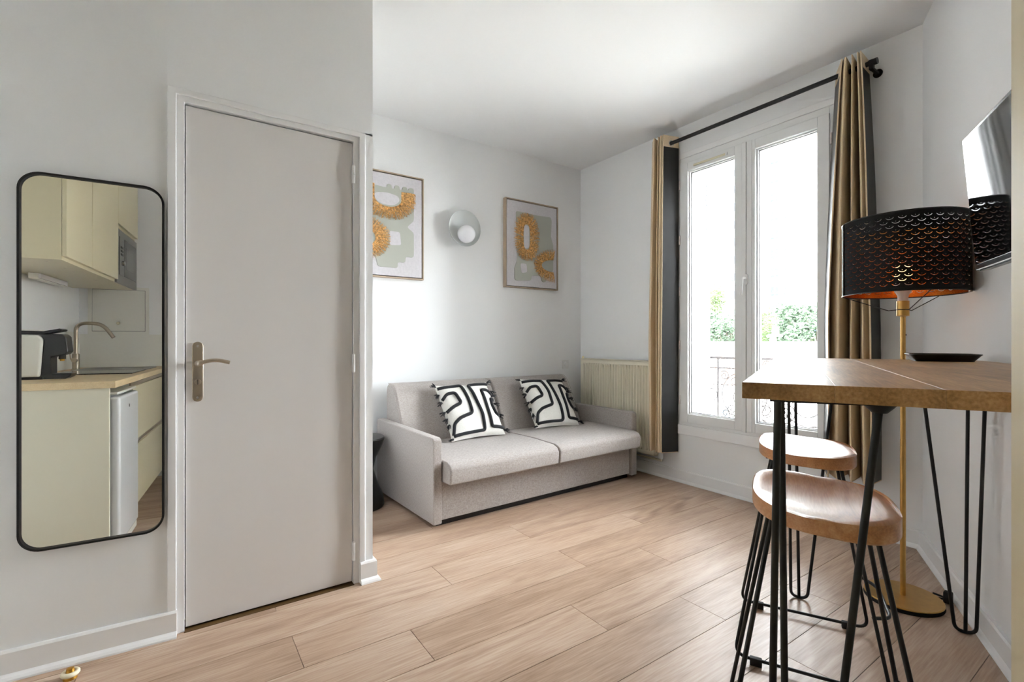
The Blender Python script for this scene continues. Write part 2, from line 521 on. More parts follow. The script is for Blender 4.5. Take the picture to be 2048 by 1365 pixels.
# ---- walls
struct(bx('wall_north', (XA - 0.1, YS, -0.1), (XW + 0.4, YS + 0.15, ZC + 0.02), 'paint'), 'white wall behind the sofa')
struct(MB().prism([(XA, YD), (XA, YS + 0.05), (XA - 0.12, YS + 0.05), (XA - 0.12, YD + 0.06), ], -0.1, ZC + 0.02).build('wall_alcove', 'paint'), 'return wall of the sofa alcove')
# window wall with the opening
WY0, WY1, WZ0, WZ1 = 1.318, 2.452, 0.462, 2.588
wb = MB()
wb.box((XW, WY1, -0.1), (XW + 0.36, YS + 0.02, ZC + 0.02))
wb.box((XW, CORN.y - 0.3, -0.1), (XW + 0.36, WY0, ZC + 0.02))
wb.box((XW, WY0, WZ1), (XW + 0.36, WY1, ZC + 0.02))
wb.box((XW, WY0, -0.1), (XW + 0.36, WY1, WZ0))
struct(wb.build('wall_east', 'paint'), 'white wall around the window')
# oblique wall
p0 = Vector(en(E1 + 0.05, WN)); p1 = Vector(en(-0.05, WN))
struct(MB().prism([tuple(p0), tuple(p1), tuple(p1 - CN * 0.12), tuple(p0 - CN * 0.12)], -0.1, ZC + 0.02).build('wall_south', 'paint'), 'oblique white wall that carries the screen')
# wall behind and kitchen wall
struct(bx('wall_rear', (XK - 0.1, YB - 0.12, -0.1), (0.66, YB, ZC + 0.02), 'paint'), 'wall at the end of the kitchen')
struct(bx('wall_west', (XK - 0.12, YB - 0.1, -0.1), (XK, YD + 0.3, ZC + 0.02), 'paint'), 'wall behind the kitchen units')
# door wall: left piece slightly skewed, header, right pier
LB = R(-3.43)
DX0, DX1, DZ1 = 0.018, 0.670, 2.055      # opening
lx = -0.034
yl = YD + (lx - (XK - 0.05)) * math.tan(-LB)
dw = MB()
dw.prism([(XK - 0.05, yl), (lx, YD), (lx, YD + 0.14), (XK - 0.05, YD + 0.2)], -0.1, ZC + 0.02)
dw.box((lx, YD, DZ1 + 0.043), (XA, YD + 0.14, ZC + 0.02))
dw.box((DX1 + 0.047, YD, -0.1), (XA, YD + 0.14, DZ1 + 0.05))
dw.box((lx, YD + 0.1, -0.1), (DX1 + 0.05, YD + 0.14, DZ1 + 0.05))
struct(dw.build('wall_door_side', 'paint'), 'wall with the flush white door')

# ---- baseboards
def baseboard(name, a, b, n, label, h=0.098, ext=(0, 0)):
    a = Vector(a); b = Vector(b); n = Vector(n).normalized()
    t = (b - a).normalized()
    a = a - t * ext[0]; b = b + t * ext[1]
    prof = [(-0.004, 0), (0.032, 0), (0.031, 0.006), (0.026, 0.014), (0.017, 0.022), (0.0165, h - 0.008), (0.012, h), (-0.004, h)]
    vs = []; m_ = MB()
    for p in (a, b):
        for (d, z) in prof:
            q = p + n * d
            vs.append((q.x, q.y, z))
    k = len(prof)
    fs = [tuple(range(k)), tuple(range(2 * k - 1, k - 1, -1))] + [(i, (i + 1) % k, k + (i + 1) % k, k + i) for i in range(k)]
    return struct(m_.add(vs, fs).build(name, 'trim'), label)

nl = (math.sin(LB), -math.cos(LB))
baseboard('baseboard_west', (XK, yl), (lx + 0.03, YD + 0.002), nl, 'white baseboard under the mirror')
baseboard('baseboard_north', (XA, YS), (XW, YS), (0, -1), 'white baseboard behind the sofa')
baseboard('baseboard_east', (XW, CORN.y), (XW, YS), (-1, 0), 'white baseboard under the window')
baseboard('baseboard_south', tuple(p1), tuple(CORN), tuple(CN), 'white baseboard along the oblique wall')
def mitred(name, p, label, h=0.098):
    prof = [(-0.004, 0), (0.032, 0), (0.031, 0.006), (0.026, 0.014), (0.017, 0.022), (0.0165, h - 0.008), (0.012, h), (-0.004, h)]
    nrm = []
    for a, b in zip(p[:-1], p[1:]):
        d_ = (Vector(b) - Vector(a)).normalized(); nrm.append(Vector((d_.y, -d_.x)))
    m_ = MB(); k = len(prof)
    for i_, q in enumerate(p):
        o_ = nrm[0] if i_ == 0 else (nrm[-1] if i_ == len(p) - 1 else nrm[i_ - 1] + nrm[i_])
        for (d, z) in prof: m_.v.append((q[0] + o_.x * d, q[1] + o_.y * d, z))
    for s_ in range(len(p) - 1):
        for i_ in range(k): m_.f.append((s_ * k + i_, s_ * k + (i_ + 1) % k, (s_ + 1) * k + (i_ + 1) % k, (s_ + 1) * k + i_))
    m_.f.append(tuple(range(k))); m_.f.append(tuple((len(p) - 1) * k + i_ for i_ in range(k - 1, -1, -1)))
    return struct(m_.build(name, 'trim'), label)
mitred('baseboard_alcove', [(DX1 + 0.026, YD), (XA, YD), (XA, YS)], 'white baseboard turning the corner beside the door')

# ---- door
dr = sroot('door_1', 'flush off-white door with a nickel lever plate')
leaf = bx('door_leaf', (0.0235, 2.277, 0.010), (0.6665, 2.315, 2.049), 'doorp', dr, bevel=0.001)
def u_frame(x0, x1, zt, w, xr0, xr1):
    return [(x0, 0), (xr0, 0), (xr0, zt - w), (xr1, zt - w), (xr1, 0), (x1, 0), (x1, zt), (x0, zt)]
MB().extrude(u_frame(lx - 0.001, DX1 + 0.051, DZ1 + 0.046, 0.024, -0.006, DX1 + 0.024), 'y', YD - 0.006, YD + 0.06).build('frame_casing', 'trim', dr, bevel=0.003)
MB().extrude(u_frame(-0.0065, DX1 + 0.0245, DZ1 + 0.0225, 0.0225, DX0 + 0.002, DX1 - 0.001), 'y', YD + 0.004, YD + 0.09).build('frame_jamb', 'trim', dr, bevel=0.002)
bx('threshold', (DX0, YD - 0.005, -0.02), (DX1, YD + 0.11, 0.002), mat('brass_sill', srgb(92, 66, 30), 0.6, 0.2), dr)
for z in (1.9, 1.026, 0.153):
    hg = MB().lathe([(0.008, z - 0.041), (0.008, z - 0.001)], 12, (0.669, 2.264, 0)).lathe([(0.008, z + 0.001), (0.008, z + 0.041)], 12, (0.669, 2.264, 0)).lathe([(0.004, z - 0.045), (0.004, z + 0.045)], 10, (0.669, 2.264, 0))
    hg.build('hinge', 'trim', dr, smooth='auto')
pl = MB().extrude(rounded_rect(0.037, 0.236, 0.018, 8, 0.063, 1.007), 'y', 2.278, 2.269).build('lever_plate', 'nickel', dr, bevel=0.002)
pts = bend([(0.063, 2.272, 1.040), (0.063, 2.225, 1.040), (0.10, 2.219, 1.052), (0.135, 2.219, 1.052), (0.168, 2.221, 1.042)], 0.016)
MB().tube(pts, [0.011] * 6 + [0.0075] * (len(pts) - 6), 10).build('lever', 'nickel', pl, smooth='auto')
tt = MB().lathe([(0.011, 0), (0.0115, -0.008), (0.009, -0.012)], 18, (0.063, 2.269, 0.967), 'y').build('thumb_turn', 'nickel', pl, smooth='auto')
MB().box((0.0618, 2.2555, 0.957), (0.0642, 2.2605, 0.977)).build('slot', 'gasket', pl)
for z in (1.108, 0.905):
    MB().lathe([(0.005, 0), (0.005, -0.002), (0.002, -0.0022)], 12, (0.063, 2.269, z), 'y').build('screw', 'chrome', pl)

# ---- window
wr = sroot('window_1', 'white double casement window with two tall panes')
YM = 1.885
fm = MB()
fy0, fy1, fz0, fz1 = WY0 - 0.002, WY1 + 0.002, WZ0 - 0.002, WZ1 + 0.002
fw = 0.034
fm.box((XW - 0.004, fy0, fz0), (XW + 0.07, fy0 + fw, fz1)); fm.box((XW - 0.004, fy1 - fw, fz0), (XW + 0.07, fy1, fz1))
fm.box((XW - 0.004, fy0 + fw, fz1 - 0.052), (XW + 0.07, fy1 - fw, fz1)); fm.box((XW - 0.004, fy0 + fw, fz0), (XW + 0.07, fy1 - fw, fz0 + 0.03))
fm.build('window_frame', 'pvc', wr, bevel=0.003)
def sash(y0, y1, z0, z1):
    s = MB()
    w_ = 0.068; xf, xb = XW - 0.016, XW + 0.055
    def frame(m_, y0, y1, z0, z1, w_, xa, xb):
        for (a, b) in (((y0, z0), (y0 + w_, z1)), ((y1 - w_, z0), (y1, z1)), ((y0 + w_, z0), (y1 - w_, z0 + w_)), ((y0 + w_, z1 - w_), (y1 - w_, z1))):
            m_.box((xa, a[0], a[1]), (xb, b[0], b[1]))
    frame(s, y0, y1, z0, z1, w_, xf, xb)
    o = s.build('sash', 'pvc', wr, bevel=0.003)
    b2 = MB(); frame(b2, y0 + w_ - 0.001, y1 - w_ + 0.001, z0 + w_ - 0.001, z1 - w_ + 0.001, 0.012, XW + 0.004, XW + 0.05)
    b2.build('glazing_bead', 'pvc', o, bevel=0.002)
    g = MB(); frame(g, y0 + w_ + 0.0105, y1 - w_ - 0.0105, z0 + w_ + 0.0105, z1 - w_ - 0.0105, 0.004, XW + 0.014, XW + 0.03)
    g.build('gasket', 'gasket', o)
    MB().box((XW + 0.018, y0 + w_ + 0.006, z0 + w_ + 0.006), (XW + 0.024, y1 - w_ - 0.006, z1 - w_ - 0.006)).build('pane', 'glass', o)
    return o
sz0, sz1 = WZ0 + 0.024, WZ1 - 0.046
s1 = sash(YM + 0.012, 2.424, sz0, sz1)
s2 = sash(1.346, YM - 0.004, sz0, sz1)
bx('mullion_cover', (XW - 0.028, YM - 0.012, sz0 - 0.006), (XW - 0.010, YM + 0.020, sz1), 'pvc', wr, bevel=0.005)
bx('mullion_cover', (XW - 0.020, YM - 0.05, sz0), (XW - 0.010, YM - 0.012, sz1), 'pvc', wr, bevel=0.003)
# handle
hr = MB().extrude(rounded_rect(0.03, 0.075, 0.014, 6, 1.872, 1.565), 'x', XW - 0.02, XW - 0.031).build('handle_plate', 'pvc', wr, bevel=0.003)
MB().tube(bend([(XW - 0.028, 1.874, 1.575), (XW - 0.068, 1.876, 1.575), (XW - 0.066, 1.886, 1.455)], 0.02), 0.0085, 10).build('handle_lever', 'pvc', hr, smooth='auto')
# vent
v_ = MB().box((XW - 0.026, 2.03, 2.497), (XW - 0.012, 2.30, 2.512)).build('trickle_vent', mat('aged_vent', srgb(222, 214, 186), 0.5), wr, bevel=0.003)
bx('vent_cap', (XW - 0.028, 2.016, 2.495), (XW - 0.012, 2.03, 2.514), 'pvc', v_)
for (yy) in (2.432, 1.337):
    for z in (0.66, 1.10, 1.53, 1.94, 2.38):
        MB().lathe([(0.0065, z - 0.035), (0.0065, z - 0.001)], 10, (XW - 0.014, yy, 0)).lathe([(0.0065, z + 0.001), (0.0065, z + 0.035)], 10, (XW - 0.014, yy, 0)).build('hinge', 'fitting', wr, smooth='auto')
# inner sill board and casing
struct(bx('trim_1', (XW - 0.022, WY0 - 0.02, 0.387), (XW + 0.02, WY1 + 0.02, WZ0 + 0.001), 'trim', bevel=0.004), 'white sill board under the window')
struct(bx('trim_2', (XW - 0.012, WY0 - 0.02, WZ1), (XW + 0.01, WY1 + 0.02, WZ1 + 0.045), 'trim', bevel=0.004), 'white head casing above the window')

# ================================================================== SOFA
SA = R(2.2)
sofa = thing('sofa_bed', 'taupe fabric two-seat sofa with thin arms against the wall', 'sofa', (1.248, 2.629, 0), SA)
SW = 1.872
bx('plinth', (0.05, 0.06, 0.0), (SW - 0.05, 0.86, 0.04), 'blackp', sofa)
def arm(x0, x1):
    poly = [(0.0, 0.028), (0.895, 0.028), (0.895, 0.555), (0.03, 0.547), (0.012, 0.542), (0.002, 0.528)]
    a = MB().extrude(poly, 'x', x0, x1).build('armrest', 'sofa', sofa, bevel=0.008, bseg=3)
    MB().tube([(x0 + 0.004, -0.001, 0.035), (x0 + 0.004, -0.001, 0.535)], 0.0022, 6).build('piping', 'sofa', a)
    return a
arm(0.0, 0.058); arm(SW - 0.068, SW)
bx('base_front', (0.06, 0.02, 0.042), (SW - 0.072, 0.80, 0.30), 'sofa', sofa, bevel=0.006)
def seat(x0, x1):
    poly = [(-0.085, 0.275), (0.62, 0.262), (0.62, 0.41), (0.2, 0.414), (-0.03, 0.405), (-0.075, 0.388), (-0.092, 0.36)]
    o = MB().extrude(poly, 'x', x0, x1).build('seat_cushion', 'sofa', sofa, bevel=0.012, bseg=3)
    return o
seat(0.064, 0.927); seat(0.933, SW - 0.062)
def backc(x0, x1):
    poly = [(0.56, 0.40), (0.898, 0.40), (0.898, 0.765), (0.888, 0.80), (0.86, 0.815), (0.80, 0.81), (0.765, 0.79), (0.735, 0.75)]
    o = MB().extrude(poly, 'x', x0, x1).build('back_cushion', 'sofa', sofa, bevel=0.02, bseg=4)
    for xx in (x0 + 0.003, x1 - 0.003):
        MB().tube([(xx, p[0], p[1]) for p in [(0.566, 0.42), (0.736, 0.75), (0.766, 0.79), (0.80, 0.81), (0.86, 0.815)]], 0.0018, 5).build('piping', 'sofa', o)
    return o
backc(0.072, 0.927); backc(0.937, SW - 0.078)

# ---- throw pillows
def pillow(label, loc, rx, ry, rz, seed):
    rnd = random.Random(seed)
    t = thing('throw_pillow', label, 'pillow', loc)
    t.rotation_euler = (rx, ry, rz)
    W, T = 0.235, 0.072
    def sf(u, v, side=1):      # u,v in -1..1 ; cushion stands in local X (width) Z (height), front is -Y
        pin = 1 - 0.06 * (1 - abs(v) ** 2) * abs(u) ** 3
        pin2 = 1 - 0.06 * (1 - abs(u) ** 2) * abs(v) ** 3
        th = T * (max(0, 1 - abs(u) ** 2.6) * max(0, 1 - abs(v) ** 2.6)) ** 0.55
        wr_ = 0.0035 * math.sin(9 * u + 3 * v + seed) * math.sin(5 * v - 2 * u) * (1 - abs(u))
        return Vector((u * W * pin, -side * th + wr_, v * W * pin2 + W))
    b = MB()
    b.grid(lambda a, c: sf(a * 2 - 1, c * 2 - 1, 1), 36, 36)
    b.grid(lambda a, c: sf(a * 2 - 1, c * 2 - 1, -1), 36, 36)
    body = b.build('pillow_body', 'cush', t, smooth=True)
    paths = [
        [(-0.97, 0.82), (-0.18, 0.84), (-0.12, 0.30), (-0.14, -0.24), (-0.62, -0.36), (-0.84, -0.50), (-0.93, -0.84)],
        [(-0.93, -0.87), (0.16, -0.86), (0.20, -0.30), (0.10, 0.84), (0.40, 0.87), (0.95, 0.88)],
        [(-0.97, 0.38), (-0.78, 0.54), (-0.50, 0.55), (-0.42, 0.14), (-0.70, 0.06), (-0.96, -0.06)],
        [(0.96, 0.46), (0.76, 0.60), (0.52, 0.60), (0.46, -0.76), (0.97, -0.78)],
        [(0.97, 0.24), (0.80, 0.26), (0.74, 0.0), (0.80, -0.30), (0.98, -0.34)],
    ]
    for p in paths:
        q = bend([(a, c, 0) for a, c in p], 0.09, 5)
        dense = []
        for i in range(len(q) - 1):
            k = max(1, int((q[i + 1] - q[i]).length / 0.06))
            for j in range(k): dense.append(q[i].lerp(q[i + 1], j / k))
        dense.append(q[-1])
        pts = [sf(max(-0.985, min(0.985, d.x)), max(-0.985, min(0.985, d.y))) + Vector((0, -0.003, 0)) for d in dense]
        MB().tube(pts, 0.0128, 8).build('cord_trim', 'cord', t, smooth=True)
    spots = [(-0.98, 0.90, -1, 0.8), (-0.98, 0.60, -1, -0.3), (-0.98, 0.30, -1, -0.2), (-0.98, -0.02, -1, -0.3), (-0.98, -0.25, -1, -0.8), (-0.98, -0.45, -0.6, -1), (-0.95, -0.92, -0.5, -0.5),
             (0.97, 0.93, 1, 0.3), (0.97, 0.62, 0.7, -0.8), (0.97, 0.40, 1, 0.2), (0.97, 0.12, 1, -0.3), (0.97, -0.30, 0.9, -0.6), (0.97, -0.84, 1, -0.4)]
    for (u, v, dx, dz) in spots:
        m_ = MB()
        c = sf(u, v)
        for k in range(11):
            a = math.atan2(dz, dx) + rnd.uniform(-0.5, 0.5)
            L_ = rnd.uniform(0.026, 0.056)
            e1 = c + Vector((math.cos(a) * L_ * 0.5, -0.006 + rnd.uniform(-0.010, 0.008), math.sin(a) * L_ * 0.5))
            e2 = e1 + Vector((math.cos(a + rnd.uniform(-0.5, 0.5)) * L_ * 0.5, rnd.uniform(-0.008, 0.008), math.sin(a) * L_ * 0.4 - 0.008))
            if abs(v) < -2: pass
            if e2.z < 0.004: e2.z = 0.004
            if e1.z < 0.004: e1.z = 0.004
            m_.tube([c, e1, e2], [0.0034, 0.003, 0.002], 5)
        m_.build('tassel', 'cord', t, smooth=True)
    return t
pillow('white pillow with black cord pattern at the sofa end nearer the door', (1.826, 3.062, 0.415), R(-36), R(0), R(2), 1)
pillow('white pillow with black cord pattern at the sofa end nearer the radiator', (2.597, 3.085, 0.415), R(-36), R(3), R(-1), 5)

# ---- black hourglass side table in the alcove
st = thing('side_table', 'black hourglass side table between sofa and door wall', 'side table', (1.015, 3.32, 0))
MB().lathe([(0.0, 0), (0.168, 0), (0.172, 0.01), (0.165, 0.06), (0.125, 0.16), (0.098, 0.25), (0.115, 0.33), (0.155, 0.41), (0.172, 0.455)], 48).build('body', 'blackp', st, smooth='auto')
MB().lathe([(0.172, 0.455), (0.173, 0.465), (0.168, 0.472), (0.0, 0.472)], 48).build('top', 'blackp', st, smooth='auto')

# ================================================================== PICTURES
def raffia_fringe(name, parent, inner, outer, nper, seed, closed=True, y0=-0.012):
    """strands from an inner curve to an outer one; curves are functions of t in 0..1 -> (x,z)"""
    rnd = random.Random(seed)
    m_ = MB()
    for k in range(nper):
        t = (k + rnd.random()) / nper
        a = Vector(inner(t)); b = Vector(outer(min(1, max(0, t + rnd.uniform(-0.022, 0.022)))))
        s = rnd.uniform(0.82, 1.12)
        b = a + (b - a) * s
        w = rnd.uniform(0.0012, 0.0024)
        d = (b - a); n = Vector((-d.y, d.x)).normalized() * w
        ya = y0 - rnd.uniform(0, 0.002); ym = y0 - rnd.uniform(0.004, 0.012); yb = y0 - rnd.uniform(0.001, 0.012)
        mid = a.lerp(b, 0.55) + n * rnd.uniform(-2, 2)
        vs = [(a.x - n.x, ya, a.y - n.y), (a.x + n.x, ya, a.y + n.y), (mid.x - n.x, ym, mid.y - n.y), (mid.x + n.x, ym, mid.y + n.y), (b.x - n.x * .5, yb, b.y - n.y * .5), (b.x + n.x * .5, yb, b.y + n.y * .5),
              (a.x, ya - 0.0015, a.y), (mid.x, ym - 0.0015, mid.y), (b.x, yb - 0.001, b.y)]
        m_.add(vs, [(0, 2, 7, 6), (6, 7, 3, 1), (2, 4, 8, 7), (7, 8, 5, 3), (0, 1, 3, 2), (2, 3, 5, 4)])
    o = m_.build(name, 'raffia', parent, fix=False)
    o['kind'] = 'stuff'
    return o

def picture(label, x0, z0, w, h):
    t = thing('wall_art', label, 'picture', (x0, YS - 0.001, z0))
    f = MB(); fw_ = 0.009; d = 0.042
    for (a, b) in (((0, 0), (fw_, h)), ((w - fw_, 0), (w, h)), ((fw_, 0), (w - fw_, fw_)), ((fw_, h - fw_), (w - fw_, h))):
        f.box((a[0], -d, a[1]), (b[0], 0, b[1]))
    f.build('frame', 'framew', t, bevel=0.001)
    bx('shadow_gap', (fw_, -0.012, fw_), (w - fw_, 0, h - fw_), 'frameb', t)
    g = 0.016
    bx('canvas', (g, -0.036, g), (w - g, -0.010, h - g), 'canvas', t)
    return t, (lambda u, v: (g + u * (w - 2 * g), h - g - v * (h - 2 * g)))

def board(t, P, pts, m='sage', y=(-0.0362, -0.042), name='sage_shape', rnd=0.018):
    q = [P(u, v) for u, v in pts]
    n = len(q)
    out = []
    for i in range(n):
        a = Vector(q[i - 1]); c = Vector(q[i]); b = Vector(q[(i + 1) % n])
        r1 = min(rnd, (a - c).length * .4); r2 = min(rnd, (b - c).length * .4)
        p0_ = c + (a - c).normalized() * r1; p1_ = c + (b - c).normalized() * r2
        for k in range(4):
            s = k / 3
            out.append(tuple(p0_ * (1 - s) ** 2 + c * 2 * s * (1 - s) + p1_ * s ** 2))
    return MB().extrude(out, 'y', y[0], y[1]).build(name, m, t)

def oval(P, cu, cv, a, b, t0=0.0, t1=1.0, k=2.0):
    def f(t):
        ang = 2 * math.pi * (t0 + (t1 - t0) * t)
        c, s = math.cos(ang), math.sin(ang)
        return P(cu + a * math.copysign(abs(c) ** (2 / k), c), cv - b * math.copysign(abs(s) ** (2 / k), s))
    return f

t2, P2 = picture('abstract raffia and sage panel between sconce and radiator', 2.392, 1.615, 0.605, 0.798)
board(t2, P2, [(0.17, 0.12), (0.60, 0.13), (0.86, 0.12), (0.89, 0.16), (0.87, 0.36), (0.92, 0.46), (0.92, 0.78), (0.80, 0.86), (0.76, 0.93), (0.69, 0.93), (0.66, 0.855), (0.47, 0.865), (0.46, 0.925), (0.20, 0.94), (0.14, 0.93), (0.14, 0.79), (0.19, 0.70)])
board(t2, P2, [(0.25, 0.73), (0.37, 0.73), (0.385, 0.83), (0.27, 0.845)], 'canvas', (-0.0365, -0.0425), 'cutout')
board(t2, P2, [(0.315, 0.27), (0.42, 0.27), (0.43, 0.535), (0.325, 0.55)], 'canvas', (-0.0365, -0.0425), 'cutout', 0.03)
raffia_fringe('raffia_ring', t2, oval(P2, 0.373, 0.41, 0.066, 0.150, k=2.8), oval(P2, 0.373, 0.41, 0.245, 0.278, k=2.3), 560, 3, y0=-0.043)
raffia_fringe('raffia_arc', t2, oval(P2, 0.92, 0.725, 0.245, 0.075, 0.25, 0.75), oval(P2, 0.945, 0.725, 0.43, 0.195, 0.25, 0.75), 330, 4, y0=-0.043)

t1, P1 = picture('abstract raffia and sage panel beside the door wall', 1.002, 1.615, 0.605, 0.806)
board(t1, P1, [(0.10, 0.12), (0.50, 0.14), (0.50, 0.10), (0.56, 0.10), (0.57, 0.14), (0.60, 0.14), (0.61, 0.10), (0.67, 0.10), (0.68, 0.14), (0.71, 0.14), (0.72, 0.10), (0.78, 0.10), (0.79, 0.14), (0.81, 0.10), (0.88, 0.10), (0.88, 0.43), (0.78, 0.50), (0.88, 0.55), (0.88, 0.80), (0.76, 0.80), (0.76, 0.86), (0.65, 0.86), (0.65, 0.92), (0.38, 0.92), (0.34, 0.80), (0.10, 0.80)])
board(t1, P1, [(0.53, 0.56), (0.68, 0.56), (0.70, 0.69), (0.54, 0.70)], 'canvas', (-0.0365, -0.0425), 'cutout')
board(t1, P1, [(0.33, 0.205), (0.50, 0.185), (0.66, 0.205), (0.68, 0.255), (0.60, 0.305), (0.44, 0.31), (0.34, 0.27)], 'canvas', (-0.0365, -0.0425), 'cutout', 0.03)
def u_in(t):
    if t < 0.25: return P1(0.33, 0.12 + 0.12 * t / 0.25)
    if t > 0.75: return P1(0.70, 0.24 - 0.08 * (t - 0.75) / 0.25)
    a = math.pi + math.pi * (t - 0.25) / 0.5
    return P1(0.515 + 0.185 * math.cos(a), 0.24 - 0.085 * math.sin(a))
def u_out(t):
    if t < 0.25: return P1(0.14, 0.12 + 0.14 * t / 0.25)
    if t > 0.75: return P1(0.885, 0.26 - 0.10 * (t - 0.75) / 0.25)
    a = math.pi + math.pi * (t - 0.25) / 0.5
    return P1(0.515 + 0.37 * math.cos(a), 0.26 - 0.185 * math.sin(a))
raffia_fringe('raffia_arc', t1, u_in, u_out, 500, 5, y0=-0.043)
raffia_fringe('raffia_ring', t1, oval(P1, 0.22, 0.645, 0.125, 0.075), oval(P1, 0.22, 0.645, 0.315, 0.20), 420, 6, y0=-0.043)

# ---- wall sconce
sc = thing('wall_sconce', 'grey dish wall sconce with a white globe between two pictures', 'wall lamp', (1.955, YS, 2.066))
prof = []
for k in range(13):
    a = R(90 * k / 12)
    prof.append((0.148 * math.sin(a), -0.048 - 0.040 * (1 - math.cos(a)) * 1.0))
MB().lathe([(0.0, -0.048)] + prof[1:] + [(0.1505, -0.089)] + [(r * 0.995 + 0.002, h + 0.003) for r, h in reversed(prof[1:])] + [(0.0, -0.045)], 48, axis='y', cap=False).build('dish', 'sconce', sc, smooth='auto')
MB().lathe([(0.045, 0), (0.045, -0.03), (0.02, -0.034), (0.02, -0.05)], 24, axis='y').build('wall_mount', 'sconce', sc, smooth='auto')
gl = MB().grid(lambda u, v: Vector((0.074 * math.sin(math.pi * v) * math.cos(2 * math.pi * u), -0.112 + 0.074 * math.sin(math.pi * v) * math.sin(2 * math.pi * u), -0.052 + 0.074 * math.cos(math.pi * v))), 32, 18)
gl.build('globe', 'opal', sc, smooth=True)

# ---- switch on the sofa wall
sw = thing('dimmer_switch', 'small white dimmer switch above the sofa back', 'switch', (3.12, YS, 0.905))
MB().extrude(rounded_rect(0.082, 0.082, 0.008, 4), 'y', 0.001, -0.009).build('plate', 'switch', sw, bevel=0.002)
MB().lathe([(0.022, -0.008), (0.0215, -0.018), (0.016, -0.020)], 28, axis='y').build('knob', 'switch', sw, smooth='auto')

# ---- radiator
rd = thing('radiator', 'cream ribbed panel radiator between sofa and curtain', 'radiator', (XW, 0, 0))
RY0, RY1, RZ0, RZ1 = 2.625, 3.505, 0.178, 0.958
pan = MB()
nr = 26; step = (RY1 - RY0 - 0.06) / nr
ys = [RY0, RY0 + 0.03]; ds = [0, 0]
for k in range(nr):
    b_ = RY0 + 0.03 + step * k
    for (f_, d_) in ((0.0, 0), (0.25, 0.017), (0.50, 0.017), (0.75, 0.0)):
        ys.append(b_ + step * f_); ds.append(d_)
ys += [RY1 - 0.03, RY1]; ds += [0, 0]
zs = [(RZ0, 0), (RZ0 + 0.035, 0), (RZ0 + 0.055, 1), (RZ1 - 0.055, 1), (RZ1 - 0.035, 0), (RZ1, 0)]
o_ = len(pan.v)
for (z, k) in zs:
    for y, d in zip(ys, ds): pan.v.append((-0.092 + d * k, y, z))
n_ = len(ys)
for j in range(len(zs) - 1):
    for i in range(n_ - 1):
        pan.f.append((j * n_ + i, j * n_ + i + 1, (j + 1) * n_ + i + 1, (j + 1) * n_ + i))
pan.build('front_panel', 'rad', rd, smooth='auto')
bx('body', (-0.072, RY0 + 0.002, RZ0), (-0.030, RY1 - 0.002, RZ1 - 0.004), 'rad', rd)
tg = MB()
tg.box((-0.092, RY0, RZ1 - 0.004), (-0.070, RY1, RZ1 + 0.0005)); tg.box((-0.092, RY0, RZ0), (-0.070, RY1, RZ0 + 0.004)); tg.box((-0.092, RY0, RZ1 - 0.002), (-0.086, RY1, RZ1 + 0.006)); tg.box((-0.0915, RY0, RZ0), (-0.070, RY0 + 0.004, RZ1)); tg.box((-0.034, RY0, RZ1 - 0.002), (-0.028, RY1, RZ1 + 0.006))
for k in range(40):
    y = RY0 + 0.01 + k * (RY1 - RY0 - 0.02) / 39
    tg.box((-0.088, y - 0.0035, RZ1), (-0.032, y + 0.0035, RZ1 + 0.005))
tg.build('top_grille', 'rad', rd)
MB().lathe([(0.012, 0.955), (0.012, 0.972), (0.008, 0.985)], 14, (-0.055, RY1 + 0.008, 0)).build('bleed_valve', mat('aged_valve', srgb(222, 208, 160), 0.5), rd)
bx('side_cover', (-0.088, RY1 - 0.002, RZ0), (-0.032, RY1 + 0.006, RZ1 - 0.01), 'rad', rd)
MB().tube(bend([(-0.055, RY0 - 0.004, 0.215), (-0.055, RY0 - 0.045, 0.215), (-0.055, RY0 - 0.045, 0.145), (-0.03, RY0 - 0.03, 0.140), (-0.03, RY1 + 0.05, 0.140)], 0.02), 0.009, 10).build('pipe', 'rad', rd, smooth='auto')
MB().lathe([(0.014, 0.16), (0.018, 0.17), (0.018, 0.205), (0.013, 0.215), (0.013, 0.235)], 16, (-0.055, RY0 - 0.045, 0)).build('valve', 'switch', rd, smooth='auto')
MB().lathe([(0.012, RY0 - 0.044), (0.012, RY0 + 0.004)], 14, (-0.055, 0, 0.215), 'y').build('coupling', 'chrome', rd, smooth='auto')
for y in (RY0 + 0.15, RY1 - 0.15):
    bx('bracket', (-0.032, y - 0.015, RZ1 - 0.12), (0.0, y + 0.015, RZ1 - 0.04), 'rad', rd)

# ================================================================== CURTAINS AND ROD
RX, RZ = XW - 0.092, 2.708
rod = thing('curtain_rod', 'black metal curtain rod above the window', 'curtain rod', (RX, 0, RZ))
MB().tube([(0, 2.60, 0), (0, 1.10, 0)], 0.0140, 16).build('pole', 'black', rod, smooth='auto')
MB().lathe([(0.017, 1.112), (0.018, 1.085), (0.018, 1.070)], 20, axis='y').build('finial', 'black', rod, smooth='auto')
MB().lathe([(0.013, 2.575), (0.014, 2.590), (0.013, 2.605)], 20, axis='y').build('finial', 'black', rod, smooth='auto')
for y in (1.098, 2.592):
    br = MB().box((-0.014, y - 0.010, -0.040), (0.014, y + 0.010, 0.014)).box((0.0, y - 0.008, -0.040), (0.090, y + 0.008, -0.026)).lathe([(0.024, 0.086), (0.024, 0.093)], 18, (0, y, -0.033), 'x')
    br.build('bracket', 'black', rod, bevel=0.001)

